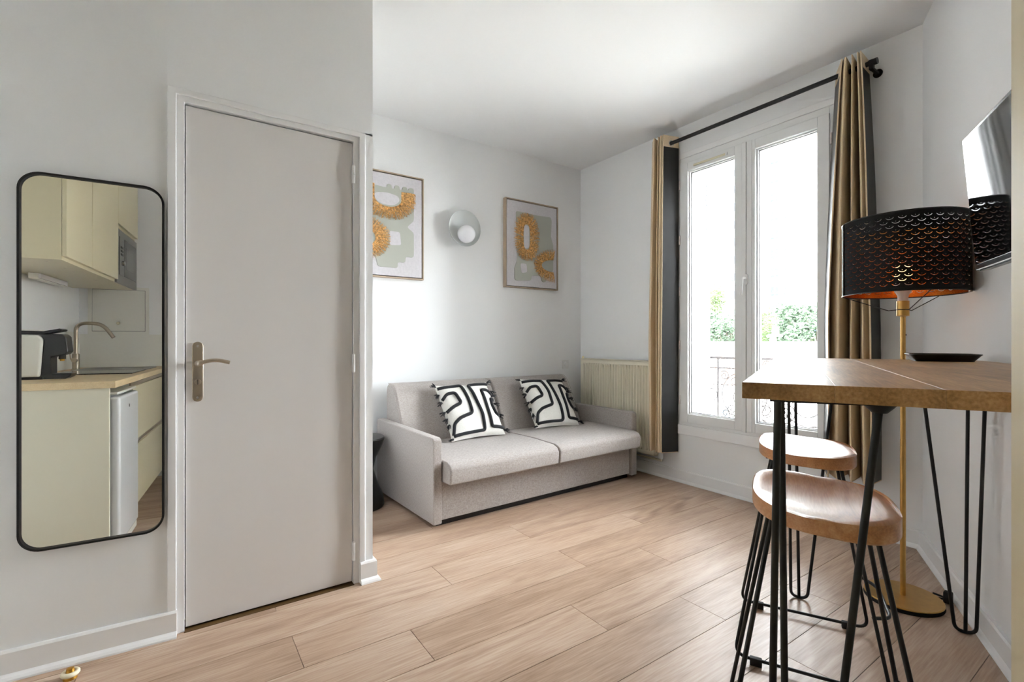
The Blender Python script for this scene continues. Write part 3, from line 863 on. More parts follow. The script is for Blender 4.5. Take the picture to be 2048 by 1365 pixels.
def curtain(label, path_top, path_bot, z0, z1, eyelets, seed):
    """a hanging sheet whose plan is a zigzag between the room side and the wall side; beige cloth, dark lining"""
    t = thing('eyelet_curtain', label, 'curtain', (0, 0, 0), group=None)
    def dens(p):
        q = bend([(a, b, 0) for a, b in p], 0.022, 6)
        out = []
        for i in range(len(q) - 1):
            k = 9 if (i % 7) == 0 else 1          # straight runs get more points than the rounded folds
            for j in range(k): out.append(q[i].lerp(q[i + 1], j / k))
        out.append(q[-1])
        return out
    A = dens(path_top); B = dens(path_bot)
    n = len(A); nz = 28
    rnd = random.Random(seed)
    def pos(i, k, off=0.0):
        f = k / nz
        g = min(1, f * 1.6) ** 0.8
        p = A[i].lerp(B[i], g)
        i0, i1 = max(0, i - 1), min(n - 1, i + 1)
        tn = (A[i1].lerp(B[i1], g) - A[i0].lerp(B[i0], g)); nn_ = Vector((-tn.y, tn.x, 0)).normalized()
        w = 0.004 * math.sin(f * 9 + i * 0.05 + seed) * f
        p = p + nn_ * off
        p.y += w
        return (p.x, p.y, z1 + (z0 - z1) * f)
    def sheet(off, kmin, kmax):
        m_ = MB(); rows = list(range(kmin, kmax + 1))
        for k in rows:
            for i in range(n): m_.v.append(pos(i, k, off))
        for a in range(len(rows) - 1):
            for i in range(n - 1):
                m_.f.append((a * n + i, a * n + i + 1, (a + 1) * n + i + 1, (a + 1) * n + i))
        return m_
    return t, sheet, pos, n, nz

def make_curtain(label, pt, pb, z0, z1, side, eye_ids, seed):
    t, sheet, pos, n, nz = curtain(label, pt, pb, z0, z1, None, seed)
    m_ = sheet(side * 0.0016, 0, nz)
    c1 = m_.build('cloth', 'beige', t, smooth=True, fix=False)
    m2 = sheet(-side * 0.0012, 1, nz)
    m2.build('lining', 'lining', t, smooth=True, fix=False)
    m3 = sheet(-side * 0.0022, 0, 1)
    m3.build('header_tape', 'beige', t, smooth=True, fix=False)
    # hem edges
    for i in (0, n - 1):
        MB().tube([pos(i, k) for k in range(nz + 1)], 0.004, 6).build('side_hem', 'beige', t, smooth=True)
    MB().tube([pos(i, nz) for i in range(n)], 0.0032, 6).build('bottom_hem', 'beige', t, smooth=True)
    lo, hi = int(n * eye_ids[0]), int(n * eye_ids[1])
    for i in [min(range(lo, hi), key=lambda q: abs(pos(q, 0)[0] - RX))]:
        a = Vector(pos(i, 0)); b_ = Vector(pos(min(n - 1, i + 2), 0)); tdir = (b_ - Vector(pos(max(0, i - 2), 0))); tdir.z = 0; tdir.normalize()
        nn_ = Vector((-tdir.y, tdir.x, 0))
        c = Vector((a.x, a.y, RZ))
        ring = [c + tdir * 0.021 * math.cos(k * 2 * math.pi / 24) + Vector((0, 0, 0.021 * math.sin(k * 2 * math.pi / 24))) for k in range(24)]
        MB().tube(ring, 0.0042, 6, closed=True).build('eyelet', 'chrome', t, smooth=True)
    return t

WX, RXs = XW - 0.022, XW - 0.162     # wall side, room side
RA = RXs - 0.014                      # fold tips, before rounding
WB = WX + 0.012
lt = [(RXs + 0.045, 2.612), (RA, 2.553), (WB, 2.602), (RA, 2.520), (WB, 2.552), (RA, 2.500), (WB, 2.432), (RXs, 2.474)]
lb = [(RXs + 0.045, 2.650), (RA, 2.594), (WB, 2.618), (RA, 2.540), (WB, 2.570), (RA, 2.522), (WB, 2.436), (RXs, 2.494)]
make_curtain('beige eyelet curtain with dark lining beside the radiator', lt, lb, 0.240, 2.768, -1, (0.84, 1.0), 2)
rt = [(RXs, 1.220), (WB, 1.310), (RA, 1.196), (WB, 1.225), (RA, 1.166), (WB, 1.192), (RA, 1.140), (WB, 1.140), (RXs, 1.127)]
rb = [(RA - 0.03, 1.274), (WB, 1.380), (RA - 0.03, 1.224), (WB, 1.240), (RA - 0.03, 1.158), (WB, 1.180), (RA - 0.03, 1.100), (WB, 1.078), (RXs - 0.03, 1.070)]
make_curtain('beige eyelet curtain with dark lining behind the bar table', rt, rb, 0.335, 2.765, -1, (0.88, 1.0), 4)

# ================================================================== FLOOR LAMP
lp = thing('floor_lamp', 'brass floor lamp with a black pierced drum shade', 'floor lamp', (2.600, 0.767, 0))
bs = MB().lathe([(0.0, 0.014), (0.138, 0.014), (0.140, 0.018), (0.138, 0.022), (0.0, 0.022)], 56).build('base', 'brass', lp, smooth='auto')
MB().lathe([(0.0, 0), (0.139, 0), (0.141, 0.004), (0.139, 0.0145), (0.0, 0.0145)], 56).build('base_rim', 'rubber', bs, smooth='auto')
MB().lathe([(0.0105, 0.02), (0.0105, 0.70)], 18).lathe([(0.0098, 0.70), (0.0098, 1.25)], 18).build('pole', 'brass', lp, smooth='auto')
MB().lathe([(0.0105, 1.235), (0.0225, 1.238), (0.0225, 1.302), (0.018, 1.304)], 24).build('lamp_holder', 'brass', lp, smooth='auto')
MB().lathe([(0.018, 1.30), (0.019, 1.325), (0.030, 1.345), (0.032, 1.38), (0.02, 1.39)], 24).build('socket', 'fitting', lp, smooth='auto')
MB().grid(lambda u, v: Vector((0.032 * math.sin(math.pi * v) * math.cos(2 * math.pi * u), 0.032 * math.sin(math.pi * v) * math.sin(2 * math.pi * u), 1.425 + 0.042 * math.cos(math.pi * v))), 20, 12).build('bulb', 'bulb', lp, smooth=True)
MB().lathe([(0.0035, -0.0102), (0.0035, -0.0125)], 10, (0, 0, 1.155), 'y').build('switch_button', 'blackp', lp)
SR, SZ0, SZ1 = 0.220, 1.332, 1.652
# pierced shell: one tile with a smile-shaped slit and a dot, unrolled round the drum
def slit_tile(w, h):
    outer = [(-w / 2, -h / 2), (0, -h / 2), (w / 2, -h / 2), (w / 2, h / 2), (0, h / 2), (-w / 2, h / 2)]
    slit = []
    ro, n = w * 0.36, 7
    for k in range(n):
        a = R(200 + 140 * k / (n - 1)); slit.append((ro * math.cos(a), ro * 0.82 * math.sin(a) + h * 0.34))
    for k in range(n):
        a = R(340 - 140 * k / (n - 1)); slit.append(((ro - 0.0019) * math.cos(a), (ro * 0.82 - 0.0021) * math.sin(a) + h * 0.34))
    dot = [(0.0013 * math.cos(R(a)), 0.0013 * math.sin(R(a)) + h * 0.20) for a in (45, 135, 225, 315)]
    vs = [Vector(p) for p in outer + slit + dot]
    es = [(i, (i + 1) % 6) for i in range(6)] + [(6 + i, 6 + (i + 1) % len(slit)) for i in range(len(slit))]
    k0 = 6 + len(slit)
    es += [(k0 + i, k0 + (i + 1) % 4) for i in range(4)]
    r = geometry.delaunay_2d_cdt(vs, es, [], 0, 1e-7)
    tv, tf = r[0], r[2]
    def inside(p, poly):
        c = False
        for i in range(len(poly)):
            x1, y1 = poly[i]; x2, y2 = poly[i - 1]
            if (y1 > p[1]) != (y2 > p[1]) and p[0] < (x2 - x1) * (p[1] - y1) / (y2 - y1) + x1: c = not c
        return c
    fs = []
    for f in tf:
        cx = sum(tv[i].x for i in f) / len(f); cy = sum(tv[i].y for i in f) / len(f)
        if inside((cx, cy), slit) or inside((cx, cy), dot): continue
        fs.append(tuple(f))
    return [(p.x, p.y) for p in tv], fs
NT, TH_ = 34, 0.0180
tw = 2 * math.pi * SR / NT
tv, tf = slit_tile(tw, TH_)
NR = 16
zb = SZ0 + (SZ1 - SZ0 - NR * TH_) / 2
def shell(rad):
    m_ = MB()
    for r_ in range(NR):
        for k in range(NT):
            vs = []
            for (x, y) in tv:
                a = (k + (0.5 if r_ % 2 else 0)) * 2 * math.pi / NT + x / SR
                vs.append((rad * math.cos(a), rad * math.sin(a), zb + (r_ + 0.5) * TH_ + y))
            m_.add(vs, tf)
    for (za, zc) in ((SZ0, zb), (zb + NR * TH_, SZ1)):
        m_.lathe([(rad, za), (rad, zc)], NT * 4, cap=False)
    return m_
sh = shell(SR).build('lamp_shade', 'shade', lp, smooth=True, fix=False)
shell(SR - 0.0012).build('shade_lining', 'gold', sh, smooth=True, fix=False)
MB().tube([(SR * math.cos(a * math.pi / 48), SR * math.sin(a * math.pi / 48), SZ0) for a in range(96)], 0.0025, 6, closed=True).build('rim_wire', 'black', sh)
MB().tube([(SR * math.cos(a * math.pi / 48), SR * math.sin(a * math.pi / 48), SZ1) for a in range(96)], 0.0025, 6, closed=True).build('rim_wire', 'black', sh)
MB().tube([((SR + 0.002) * math.cos(R(128)), (SR + 0.002) * math.sin(R(128)), SZ0), ((SR + 0.002) * math.cos(R(128)), (SR + 0.002) * math.sin(R(128)), SZ1)], 0.003, 6).build('seam', 'shade', sh)
sp = MB()
for a in (100, 220, 340):
    sp.tube([((SR - 0.002) * math.cos(R(a)), (SR - 0.002) * math.sin(R(a)), SZ0), (0.05 * math.cos(R(a)), 0.05 * math.sin(R(a)), 1.262), (0.02 * math.cos(R(a)), 0.02 * math.sin(R(a)), 1.265)], 0.0018, 6)
sp.tube([(0.0235 * math.cos(a * math.pi / 12), 0.0235 * math.sin(a * math.pi / 12), 1.265) for a in range(24)], 0.0018, 6, closed=True)
sp.build('spider_wires', 'black', lp)
cd = MB()
bpx, bpy_ = 0.118, -0.115
cd.tube(bend([(0.10, -0.085, 0.018), (0.125, -0.115, 0.012), (0.155, -0.10, 0.008), (0.165, -0.06, 0.006)], 0.02), 0.004, 6)
cd.build('power_cord', 'rubber', lp, smooth=True)
MB().extrude(rounded_rect(0.032, 0.05, 0.008, 3, 0.122, 0.026), 'y', -0.135, -0.108).build('foot_switch', 'rubber', lp, bevel=0.003)

# ================================================================== SCREEN ON THE OBLIQUE WALL
tv_e1, tv_w, tv_h = 2.105, 0.735, 0.432
tp = en(tv_e1 - tv_w / 2, -0.588)
tvo = thing('television', 'black flat television tilted on a bracket above the bar table', 'television', (tp[0], tp[1], 1.357), WA)
tvb = bpy.data.objects.new('panel', None)
TI = R(4.6)
def tilt(v):
    x, y, z = v
    return (x, y * math.cos(TI) + z * math.sin(TI), z * math.cos(TI) - y * math.sin(TI))
def tbox(name, a, b, m, par, bevel=0):
    m_ = MB().box(a, b); m_.v = [tilt(v) for v in m_.v]
    return m_.build(name, m, par, bevel=bevel)
bpy.data.objects.remove(tvb)
tbox('housing', (-tv_w / 2, -0.030, 0), (tv_w / 2, 0.0, tv_h), 'tvback', tvo, 0.003)
tbox('back_bulge', (-tv_w / 2 + 0.08, -0.055, 0.02), (tv_w / 2 - 0.08, -0.028, tv_h * 0.72), 'tvback', tvo, 0.008)
tbox('screen', (-tv_w / 2 + 0.012, -0.001, 0.018), (tv_w / 2 - 0.012, 0.0022, tv_h - 0.012), 'tvscreen', tvo)
tbox('bottom_strip', (-tv_w / 2 + 0.02, -0.028, -0.004), (tv_w / 2 - 0.02, -0.004, 0.001), 'tvback', tvo)
ar = MB()
ar.box((-0.11, -0.137, 0.12), (0.11, -0.128, 0.30)); ar.box((-0.03, -0.13, 0.19), (0.03, -0.04, 0.23)); ar.box((-0.10, -0.058, 0.12), (0.10, -0.05, 0.30))
ar.build('wall_bracket', 'black', tvo)

# ================================================================== BAR TABLE
TA = R(24.87); TL, TW, TZ, TT = 1.575, 0.70, 1.052, 0.029
bt = thing('bar_table', 'tall wooden bar table on black hairpin legs by the oblique wall', 'table', (0.838, 0.483, 0), TA)
nb = 5; bw = TW / nb
for k in range(nb):
    y0 = -bw * (k + 1) + 0.0001; y1 = -bw * k - 0.0001
    MB().box((-TL / 2, y0 - (y0 + y1) / 2, -TT / 2), (TL / 2, y1 - (y0 + y1) / 2, TT / 2)).build('top_board', 'mango', bt, loc=(TL / 2, (y0 + y1) / 2, TZ - TT / 2), bevel=0.0005, bseg=1)
def hairpin(fx, fy, sy):
    """foot at fx,fy in table space; two rods nearly upright, one leaning inwards"""
    zt = TZ - TT
    m_ = MB(); r_ = 0.0062
    if fx < 1:
        top1 = (fx - 0.026, fy, zt - 0.002); top2 = (fx + 0.080, fy + sy * 0.003, zt - 0.002)
    else:
        top1 = (fx - 0.080, fy - sy * 0.024, zt - 0.002); top2 = (fx + 0.030, fy, zt - 0.002)
    tin = (fx + 0.010, fy + sy * 0.150, zt - 0.002)
    m_.tube(bend([top1, (fx, fy - sy * 0.016, 0.006), (fx, fy + sy * 0.046, 0.006), tin], 0.034, 9), r_, 12)
    m_.tube([top2, (fx, fy + sy * 0.015, 0.010)], r_, 12)
    o = m_.build('hairpin_leg', 'black', bt, smooth='auto')
    pl_ = MB().prism([(fx - 0.038, fy - sy * 0.012), (fx + 0.05, fy - sy * 0.012), (fx + 0.05, fy + sy * 0.03), (fx + 0.03, fy + sy * 0.17), (fx - 0.012, fy + sy * 0.17), (fx - 0.038, fy + sy * 0.03)], zt - 0.004, zt + 0.0005)
    pl_.build('mount_plate', 'black', o)
    MB().lathe([(0.011, zt - 0.018), (0.020, zt - 0.009), (0.024, zt - 0.004)], 16, (fx + 0.01, fy + sy * 0.150, 0)).build('rod_collar', 'black', o, smooth='auto')
    return o
for (fx, fy, sy) in ((0.045, -0.056, -1), (TL - 0.075, -0.078, -1), (TL - 0.045, -0.660, 1), (0.055, -0.640, 1)):
    hairpin(fx, fy, sy)

# ---- tray on the table
tr = thing('serving_tray', 'shallow black tray lying on the bar table', 'tray', (0, 0, 0))
tr.parent = None
tu, tvv = 1.43, 0.555
tx = 0.838 + math.cos(TA) * tu + math.sin(TA) * tvv; ty = 0.483 + math.sin(TA) * tu - math.cos(TA) * tvv
tr.location = (tx, ty, TZ); tr.rotation_euler = (0, 0, TA - R(2))
def tray_ring(w, h, r, z): return [(x, y, z) for x, y in rounded_rect(w, h, r, 5)]
lv = [(0.13, 0.165, 0.02, 0.0), (0.135, 0.17, 0.022, 0.004), (0.165, 0.205, 0.03, 0.025), (0.16, 0.20, 0.03, 0.026), (0.13, 0.165, 0.02, 0.006)]
m_ = MB(); k_ = None
for (w_, h_, r_, z_) in lv:
    rg = tray_ring(w_, h_, r_, z_); k_ = len(rg); m_.v += rg
for j in range(len(lv) - 1):
    for i in range(k_): m_.f.append((j * k_ + i, j * k_ + (i + 1) % k_, (j + 1) * k_ + (i + 1) % k_, (j + 1) * k_ + i))
m_.f.append(tuple(range(k_ - 1, -1, -1))); m_.f.append(tuple((len(lv) - 1) * k_ + i for i in range(k_)))
m_.build('dish', 'blackp', tr, smooth='auto')
MB().tube([(x, y, z + 0.0005) for x, y, z in tray_ring(0.1635, 0.2035, 0.03, 0.0255)], 0.0022, 6, closed=True).build('rolled_rim', 'blackp', tr, smooth=True)

# ================================================================== BAR STOOLS
def stool(label, e, n, rot=0.0):
    p = en(e, n)
    t = thing('bar_stool', label, 'stool', (p[0], p[1], 0), WA + rot, group='bar stools under the bar table')
    # seat: local x = e (along the wall), y = n
    a, b, kx = 0.204, 0.148, 2.7
    zt, th = 0.748, 0.042
    def edge(t_):
        c, s = math.cos(t_), math.sin(t_)
        x = a * math.copysign(abs(c) ** (2 / kx), c); y = b * math.copysign(abs(s) ** (2 / kx), s)
        x += 0.22 * y
        return x, y
    nA, nR = 64, 12
    m_ = MB()
    top = []
    for j in range(nR + 1):
        r_ = j / nR
        for k in range(nA):
            x, y = edge(2 * math.pi * k / nA)
            x *= r_; y *= r_
            xx, yy = x / a, y / b
            dish = 0.028 * (1 - min(1, (xx * xx * 0.9 + yy * yy * 0.6))) 
            sad = 0.012 * yy * yy - 0.010 * max(0, xx) ** 2 * 0
            z = zt - dish + sad * 0.6
            if r_ > 0.97: z -= 0.004
            m_.v.append((x, y, z))
    for j in range(nR):
        for k in range(nA):
            m_.f.append((j * nA + k, j * nA + (k + 1) % nA, (j + 1) * nA + (k + 1) % nA, (j + 1) * nA + k))
    o1 = len(m_.v)
    for (s_, dz) in ((1.008, -0.008), (1.008, -th + 0.004), (0.99, -th)):
        for k in range(nA):
            x, y = edge(2 * math.pi * k / nA)
            yy = y / b
            m_.v.append((x * s_, y * s_, zt + dz + (0.0072 * yy * yy if dz > -0.02 else 0)))
    base = nR * nA
    for q in range(3):
        for k in range(nA):
            A_ = (base if q == 0 else o1 + (q - 1) * nA); B_ = o1 + q * nA
            m_.f.append((A_ + k, A_ + (k + 1) % nA, B_ + (k + 1) % nA, B_ + k))
    m_.f.append(tuple(o1 + 2 * nA + k for k in range(nA)))
    m_.build('seat', 'seatw', t, smooth='auto', fix=True)
    zs_ = zt - th
    for sx in (1, -1):
        fr_ = MB()
        pts = [(sx * 0.085, 0.100, zs_ + 0.004), (sx * 0.205, 0.222, 0.020), (sx * 0.205, 0.222, 0.020), (sx * 0.205, -0.222, 0.020), (sx * 0.085, -0.100, zs_ + 0.004)]
        pts = [pts[0], pts[1], pts[3], pts[4]]
        fr_.tube(bend(pts, 0.042, 8), 0.0056, 12)
        fo = fr_.build('leg_frame', 'black', t, smooth='auto')
        for yy in (0.155, -0.155):
            MB().box((sx * 0.205 - 0.010, yy - 0.019, 0), (sx * 0.205 + 0.010, yy + 0.019, 0.027)).build('foot_pad', 'rubber', fo, bevel=0.003)
    MB().box((-0.11, -0.125, zs_ - 0.003), (0.11, 0.125, zs_ + 0.003)).build('seat_plate', 'black', t)
    # foot rest bowed outwards on the wall side
    zf = 0.235; f_ = (zs_ - zf) / zs_
    xe_ = 0.085 + 0.12 * f_; ye_ = -(0.100 + 0.122 * f_)
    MB().tube(bend([(xe_, ye_, zf), (xe_ - 0.05, ye_ - 0.055, zf - 0.012), (-xe_ + 0.05, ye_ - 0.055, zf - 0.012), (-xe_, ye_, zf)], 0.05, 6), 0.0056, 10).build('foot_rest', 'black', t, smooth='auto')
    return t
stool('wooden bar stool on black wire legs under the end nearer the window', 2.085, -0.108)
stool('wooden bar stool on black wire legs under the end away from the window', 1.430, -0.105)

# ================================================================== WALL MIRROR
P0 = Vector((-0.04, 2.245))
tdir = Vector((math.cos(LB), math.sin(LB)))
mo = thing('wall_mirror', 'tall rounded mirror in a thin black frame beside the door', 'mirror', (-0.2425, 2.2572, 0.414), LB)
MWm, MHm = 0.400, 1.287
outer = rounded_rect(MWm, MHm, 0.062, 10, 0, MHm / 2)
inner = rounded_rect(MWm - 0.014, MHm - 0.014, 0.055, 10, 0, MHm / 2)
m_ = MB(); k_ = len(outer)
for (pp, y) in ((outer, 0.018), (outer, -0.011), (inner, -0.011), (inner, 0.004)):
    m_.v += [(x, y, z) for x, z in pp]
for j in range(3):
    for i in range(k_): m_.f.append((j * k_ + i, j * k_ + (i + 1) % k_, (j + 1) * k_ + (i + 1) % k_, (j + 1) * k_ + i))
m_.build('frame', 'black', mo, smooth='auto')
m_ = MB(); m_.v = [(x, -0.0005, z) for x, z in inner]; m_.f = [tuple(range(k_))]
m_.v += [(x, 0.004, z) for x, z in inner]; m_.f.append(tuple(range(2 * k_ - 1, k_ - 1, -1)))
m_.f += [(i, k_ + i, k_ + (i + 1) % k_, (i + 1) % k_) for i in range(k_)]
m_.build('glass', 'mirror', mo)
m_ = MB().prism(rounded_rect(0.3, 0.02, 0.002, 2), 0.2, 1.1)
m_.v = [(x, y + 0.012, z) for x, y, z in m_.v]
m_.build('backing', 'blackp', mo)

# ---- door stop
ds = thing('door_stop', 'small brass floor door stop with a cream ring under the mirror', 'door stop', (-0.297, 2.168, 0))
MB().lathe([(0.019, 0), (0.018, 0.012), (0.012, 0.022), (0.010, 0.034), (0.0, 0.036)], 24).build('dome', 'stopgold', ds, smooth='auto')
MB().tube([(0.0185 * math.cos(a * math.pi / 12), 0.0185 * math.sin(a * math.pi / 12), 0.018) for a in range(24)], 0.0075, 10, closed=True).build('ring', 'stopring', ds, smooth=True)

# ================================================================== KITCHEN (seen in the mirror)
KX = -0.385
wt = bx('worktop', (XK, YB, 0.885), (KX, 1.292, 0.920), 'worktop', bevel=0.002)
tag(wt, 'pale wood kitchen worktop carrying tap and coffee machine', 'worktop')
ep = bx('end_panel', (XK + 0.002, 1.262, 0.0), (-0.412, 1.284, 0.885), 'kcreamd', bevel=0.001)
tag(ep, 'cream end panel under the worktop beside the fridge', 'panel')
fg = thing('small_fridge', 'white undercounter fridge between end panel and drawers', 'fridge', (0, 0, 0))
bx('body', (XK + 0.03, 0.80, 0.012), (-0.43, 1.245, 0.845), 'fridge', fg, bevel=0.006)
bx('door', (-0.428, 0.80, 0.05), (-0.374, 1.245, 0.832), 'fridge', fg, bevel=0.016, bseg=4)
bx('top_cap', (XK + 0.03, 0.80, 0.845), (-0.385, 1.245, 0.858), 'kwhite', fg, bevel=0.004)
bx('kick_plate', (-0.43, 0.81, 0.012), (-0.382, 1.235, 0.046), 'kwhite', fg)
bx('badge', (-0.375, 1.03, 0.758), (-0.3732, 1.045, 0.774), 'darkglass', fg)
dc = thing('drawer_cabinet', 'cream two-drawer base cabinet between fridge and end wall', 'cabinet', (0, 0, 0))
bx('carcass', (XK + 0.002, YB + 0.002, 0.10), (-0.425, 0.785, 0.885), 'kwhite', dc)
bx('plinth', (XK + 0.002, YB + 0.002, 0.0), (-0.48, 0.785, 0.10), 'kcream', dc)
for (z0, z1) in ((0.105, 0.480), (0.512, 0.850)):
    d_ = bx('drawer', (-0.424, YB + 0.006, z0), (-0.404, 0.782, z1), 'kcream', dc, bevel=0.0015)
    bx('grip_channel', (-0.424, YB + 0.006, z1), (-0.416, 0.782, z1 + 0.022), 'nickel', d_)
UX = -0.598
UZ = 1.535
def wall_cab(label, y0, y1, z0, z1, door=True):
    t = thing('wall_cabinet', label, 'cabinet', (0, 0, 0))
    bx('carcass', (XK + 0.001, y0, z0), (UX - 0.001, y1, z1), 'kcream', t)
    d_ = bx('door', (UX + 0.0005, y0 + 0.0015, z0 + 0.018), (UX + 0.019, y1 - 0.0015, z1 - 0.002), 'kcream', t, bevel=0.0015)
    return t
ZT = 2.46
c1 = wall_cab('cream wall cabinet at the open end above the coffee machine', 0.856, 1.284, UZ, ZT)
c2 = wall_cab('cream wall cabinet between microwave and end cabinet', 0.268, 0.855, UZ, ZT)
c3 = wall_cab('cream wall cabinet directly above the microwave', -0.345, 0.267, 1.925, ZT)
for (t_, ya, yb) in ((c1, 0.93, 1.2), (c2, 0.35, 0.78)):
    for yy in (ya, yb):
        MB().lathe([(0.006, UZ - 0.001), (0.006, UZ + 0.002)], 10, (-0.68, yy, 0)).build('screw_cap', 'nickel', t_)
mw = thing('built_in_microwave', 'grey built-in microwave under a wall cabinet', 'microwave', (0, 0, 0))
bx('housing', (XK + 0.001, -0.345, UZ), (UX - 0.012, 0.267, 1.9245), 'kcream', mw)
bx('front_frame', (UX - 0.012, -0.34, UZ + 0.002), (UX + 0.012, 0.262, 1.912), 'inox', mw, bevel=0.002)
bx('door_glass', (UX + 0.0125, -0.30, 1.595), (UX + 0.016, 0.08, 1.860), 'darkglass', mw)
bx('viewing_window', (UX + 0.0162, -0.25, 1.65), (UX + 0.0168, 0.03, 1.81), mat('oven_window', srgb(96, 98, 96), 0.2), mw)
cpn = bx('control_panel', (UX + 0.0125, 0.085, 1.595), (UX + 0.016, 0.215, 1.860), 'inox', mw)
for z in (1.79, 1.765, 1.74):
    bx('button', (UX + 0.016, 0.12, z - 0.007), (UX + 0.019, 0.185, z + 0.007), 'blackp', cpn)
MB().lathe([(0.018, UX + 0.016), (0.017, UX + 0.032), (0.012, UX + 0.034)], 20, (0, 0.15, 1.68), 'x').build('dial', 'chrome', cpn, smooth='auto')
# hatch on the end wall
hp = thing('access_hatch', 'white access hatch with a small knob on the kitchen end wall', 'hatch', (0, YB, 0))
bx('door', (-0.897, -0.001, 1.212), (-0.559, 0.008, 1.545), 'kwhite', hp, bevel=0.001)
fr = MB()
for (a, b) in (((-0.925, 1.185), (-0.900, 1.572)), ((-0.556, 1.185), (-0.531, 1.572)), ((-0.900, 1.185), (-0.556, 1.209)), ((-0.900, 1.548), (-0.556, 1.572))):
    fr.box((a[0], -0.001, a[1]), (b[0], 0.006, b[1]))
fr.build('surround', 'kwhite', hp)
bx('gap', (-0.8995, -0.002, 1.2095), (-0.5565, 0.001, 1.5475), 'gasket', hp)
MB().lathe([(0.006, 0.008), (0.006, 0.018), (0.013, 0.024), (0.011, 0.034), (0.0, 0.036)], 18, (-0.73, 0, 1.275), 'y').build('knob', mat('hatch_knob', srgb(214, 208, 176), 0.4), hp, smooth='auto')
spl = bx('splashback', (XK, YB + 0.0005, 0.92), (XK + 0.006, 1.28, 1.20), 'kwhite')
tag(spl, 'pale splashback panel behind the coffee machine', 'splashback')
spl2 = bx('splashback', (XK + 0.006, YB, 0.92), (KX - 0.02, YB + 0.006, 1.185), 'kwhite')
tag(spl2, 'pale splashback panel under the access hatch', 'splashback')
ul = thing('cabinet_light', 'slim white strip light under the wall cabinets', 'strip light', (0, 0, 0))
bx('housing', (-0.93, 0.14, UZ - 0.036), (-0.885, 0.62, UZ + 0.001), 'kwhite', ul, bevel=0.005)
bx('diffuser', (-0.885, 0.15, UZ - 0.032), (-0.875, 0.61, UZ - 0.004), 'opal', ul)
# sink
sk = thing('sink', 'stainless sink with a dark glass drainer set in the worktop', 'sink', (0, 0, 0.92))
bx('drainer', (-0.88, 0.16, 0.0), (-0.445, 0.58, 0.006), 'darkglass', sk, bevel=0.002)
m_ = MB(); 
ro_, ri_, rb_ = rounded_rect(0.43, 0.46, 0.05, 5, -0.665, -0.11), rounded_rect(0.36, 0.38, 0.05, 5, -0.655, -0.11), rounded_rect(0.34, 0.36, 0.05, 5, -0.655, -0.11)
k_ = len(ro_)
for (pp, z) in ((ro_, 0.0), (ro_, 0.006), (ri_, 0.005), (rb_, 0.0012)):
    m_.v += [(x, y, z) for x, y in pp]
for j in range(3):
    for i in range(k_): m_.f.append((j * k_ + i, j * k_ + (i + 1) % k_, (j + 1) * k_ + (i + 1) % k_, (j + 1) * k_ + i))
m_.f.append(tuple(3 * k_ + i for i in range(k_)))
m_.build('basin', 'inox', sk, smooth='auto')
# tap
tp_ = thing('kitchen_tap', 'brushed steel swan-neck kitchen tap behind the sink', 'tap', (-0.909, -0.15, 0.92))
MB().lathe([(0.026, 0), (0.026, 0.004), (0.021, 0.008), (0.021, 0.115), (0.016, 0.12)], 20).build('body', 'nickel', tp_, smooth='auto')
MB().tube(bend([(0, 0, 0.10), (0, 0, 0.342), (0.15, 0, 0.342), (0.218, 0, 0.236)], 0.062, 8), 0.0125, 14).build('spout', 'nickel', tp_, smooth='auto')
MB().tube([(0, 0, 0.070), (0, 0.045, 0.072)], 0.017, 14).build('lever_hub', 'nickel', tp_, smooth='auto')
MB().tube([(-0.02, 0.035, 0.075), (-0.028, 0.04, 0.165)], 0.004, 8).build('lever', 'nickel', tp_, smooth='auto')
# coffee machine
cm = thing('coffee_machine', 'white and black capsule coffee machine on the worktop', 'coffee machine', (-0.665, 0.90, 0.92))
MB().extrude([(-0.29, 0.012), (-0.112, 0.012), (-0.100, 0.22), (-0.118, 0.242), (-0.29, 0.245)], 'y', -0.062, 0.062).build('body', 'kwhite', cm, bevel=0.012, bseg=3)
MB().extrude([(-0.29, 0.246), (-0.11, 0.244), (-0.03, 0.262), (-0.022, 0.272), (-0.034, 0.278), (-0.10, 0.263), (-0.29, 0.268)], 'y', -0.05, 0.05).build('lid', 'blackp', cm, bevel=0.004)
MB().extrude([(-0.115, 0.012), (-0.068, 0.012), (-0.068, 0.12), (-0.01, 0.135), (0.002, 0.150), (-0.006, 0.232), (-0.02, 0.247), (-0.115, 0.250), (-0.100, 0.22)], 'y', -0.048, 0.048).build('brew_head', 'blackp', cm, bevel=0.006)
MB().lathe([(0.016, 0.108), (0.016, 0.14)], 16, (-0.035, 0, 0)).build('spout_collar', 'blackp', cm)
MB().lathe([(0.010, 0.098), (0.012, 0.110)], 14, (-0.035, 0, 0)).build('spout', 'stopgold', cm)
MB().extrude([(-0.12, 0.0), (-0.01, 0.0), (0.012, 0.012), (0.018, 0.030), (-0.12, 0.030)], 'y', -0.05, 0.05).build('drip_tray', 'blackp', cm, bevel=0.004)
bx('base', (-0.29, -0.06, 0.0), (-0.10, 0.06, 0.014), 'blackp', cm)
# tall cream cupboard beside the camera
c_a, c_b = 0.335, 0.685
tc_ = thing('tall_cupboard', 'tall cream cupboard at the end of the bar table', 'cupboard', (0, 0, 0))
q = [en(c_a, WN + 0.001), en(c_b, WN + 0.001), en(c_b, -0.239), en(c_a, -0.239)]
MB().prism(q, 0.0, 2.80).build('carcass', 'tallp', tc_)
for (z0, z1) in ((0.08, 2.78),):
    q = [en(c_a + 0.002, -0.2388), en(c_b, -0.2388), en(c_b, -0.219), en(c_a + 0.002, -0.219)]
    MB().prism(q, z0, z1).build('door', 'tallp', tc_)

# ================================================================== OUTSIDE THE WINDOW
XE = XW + 0.36
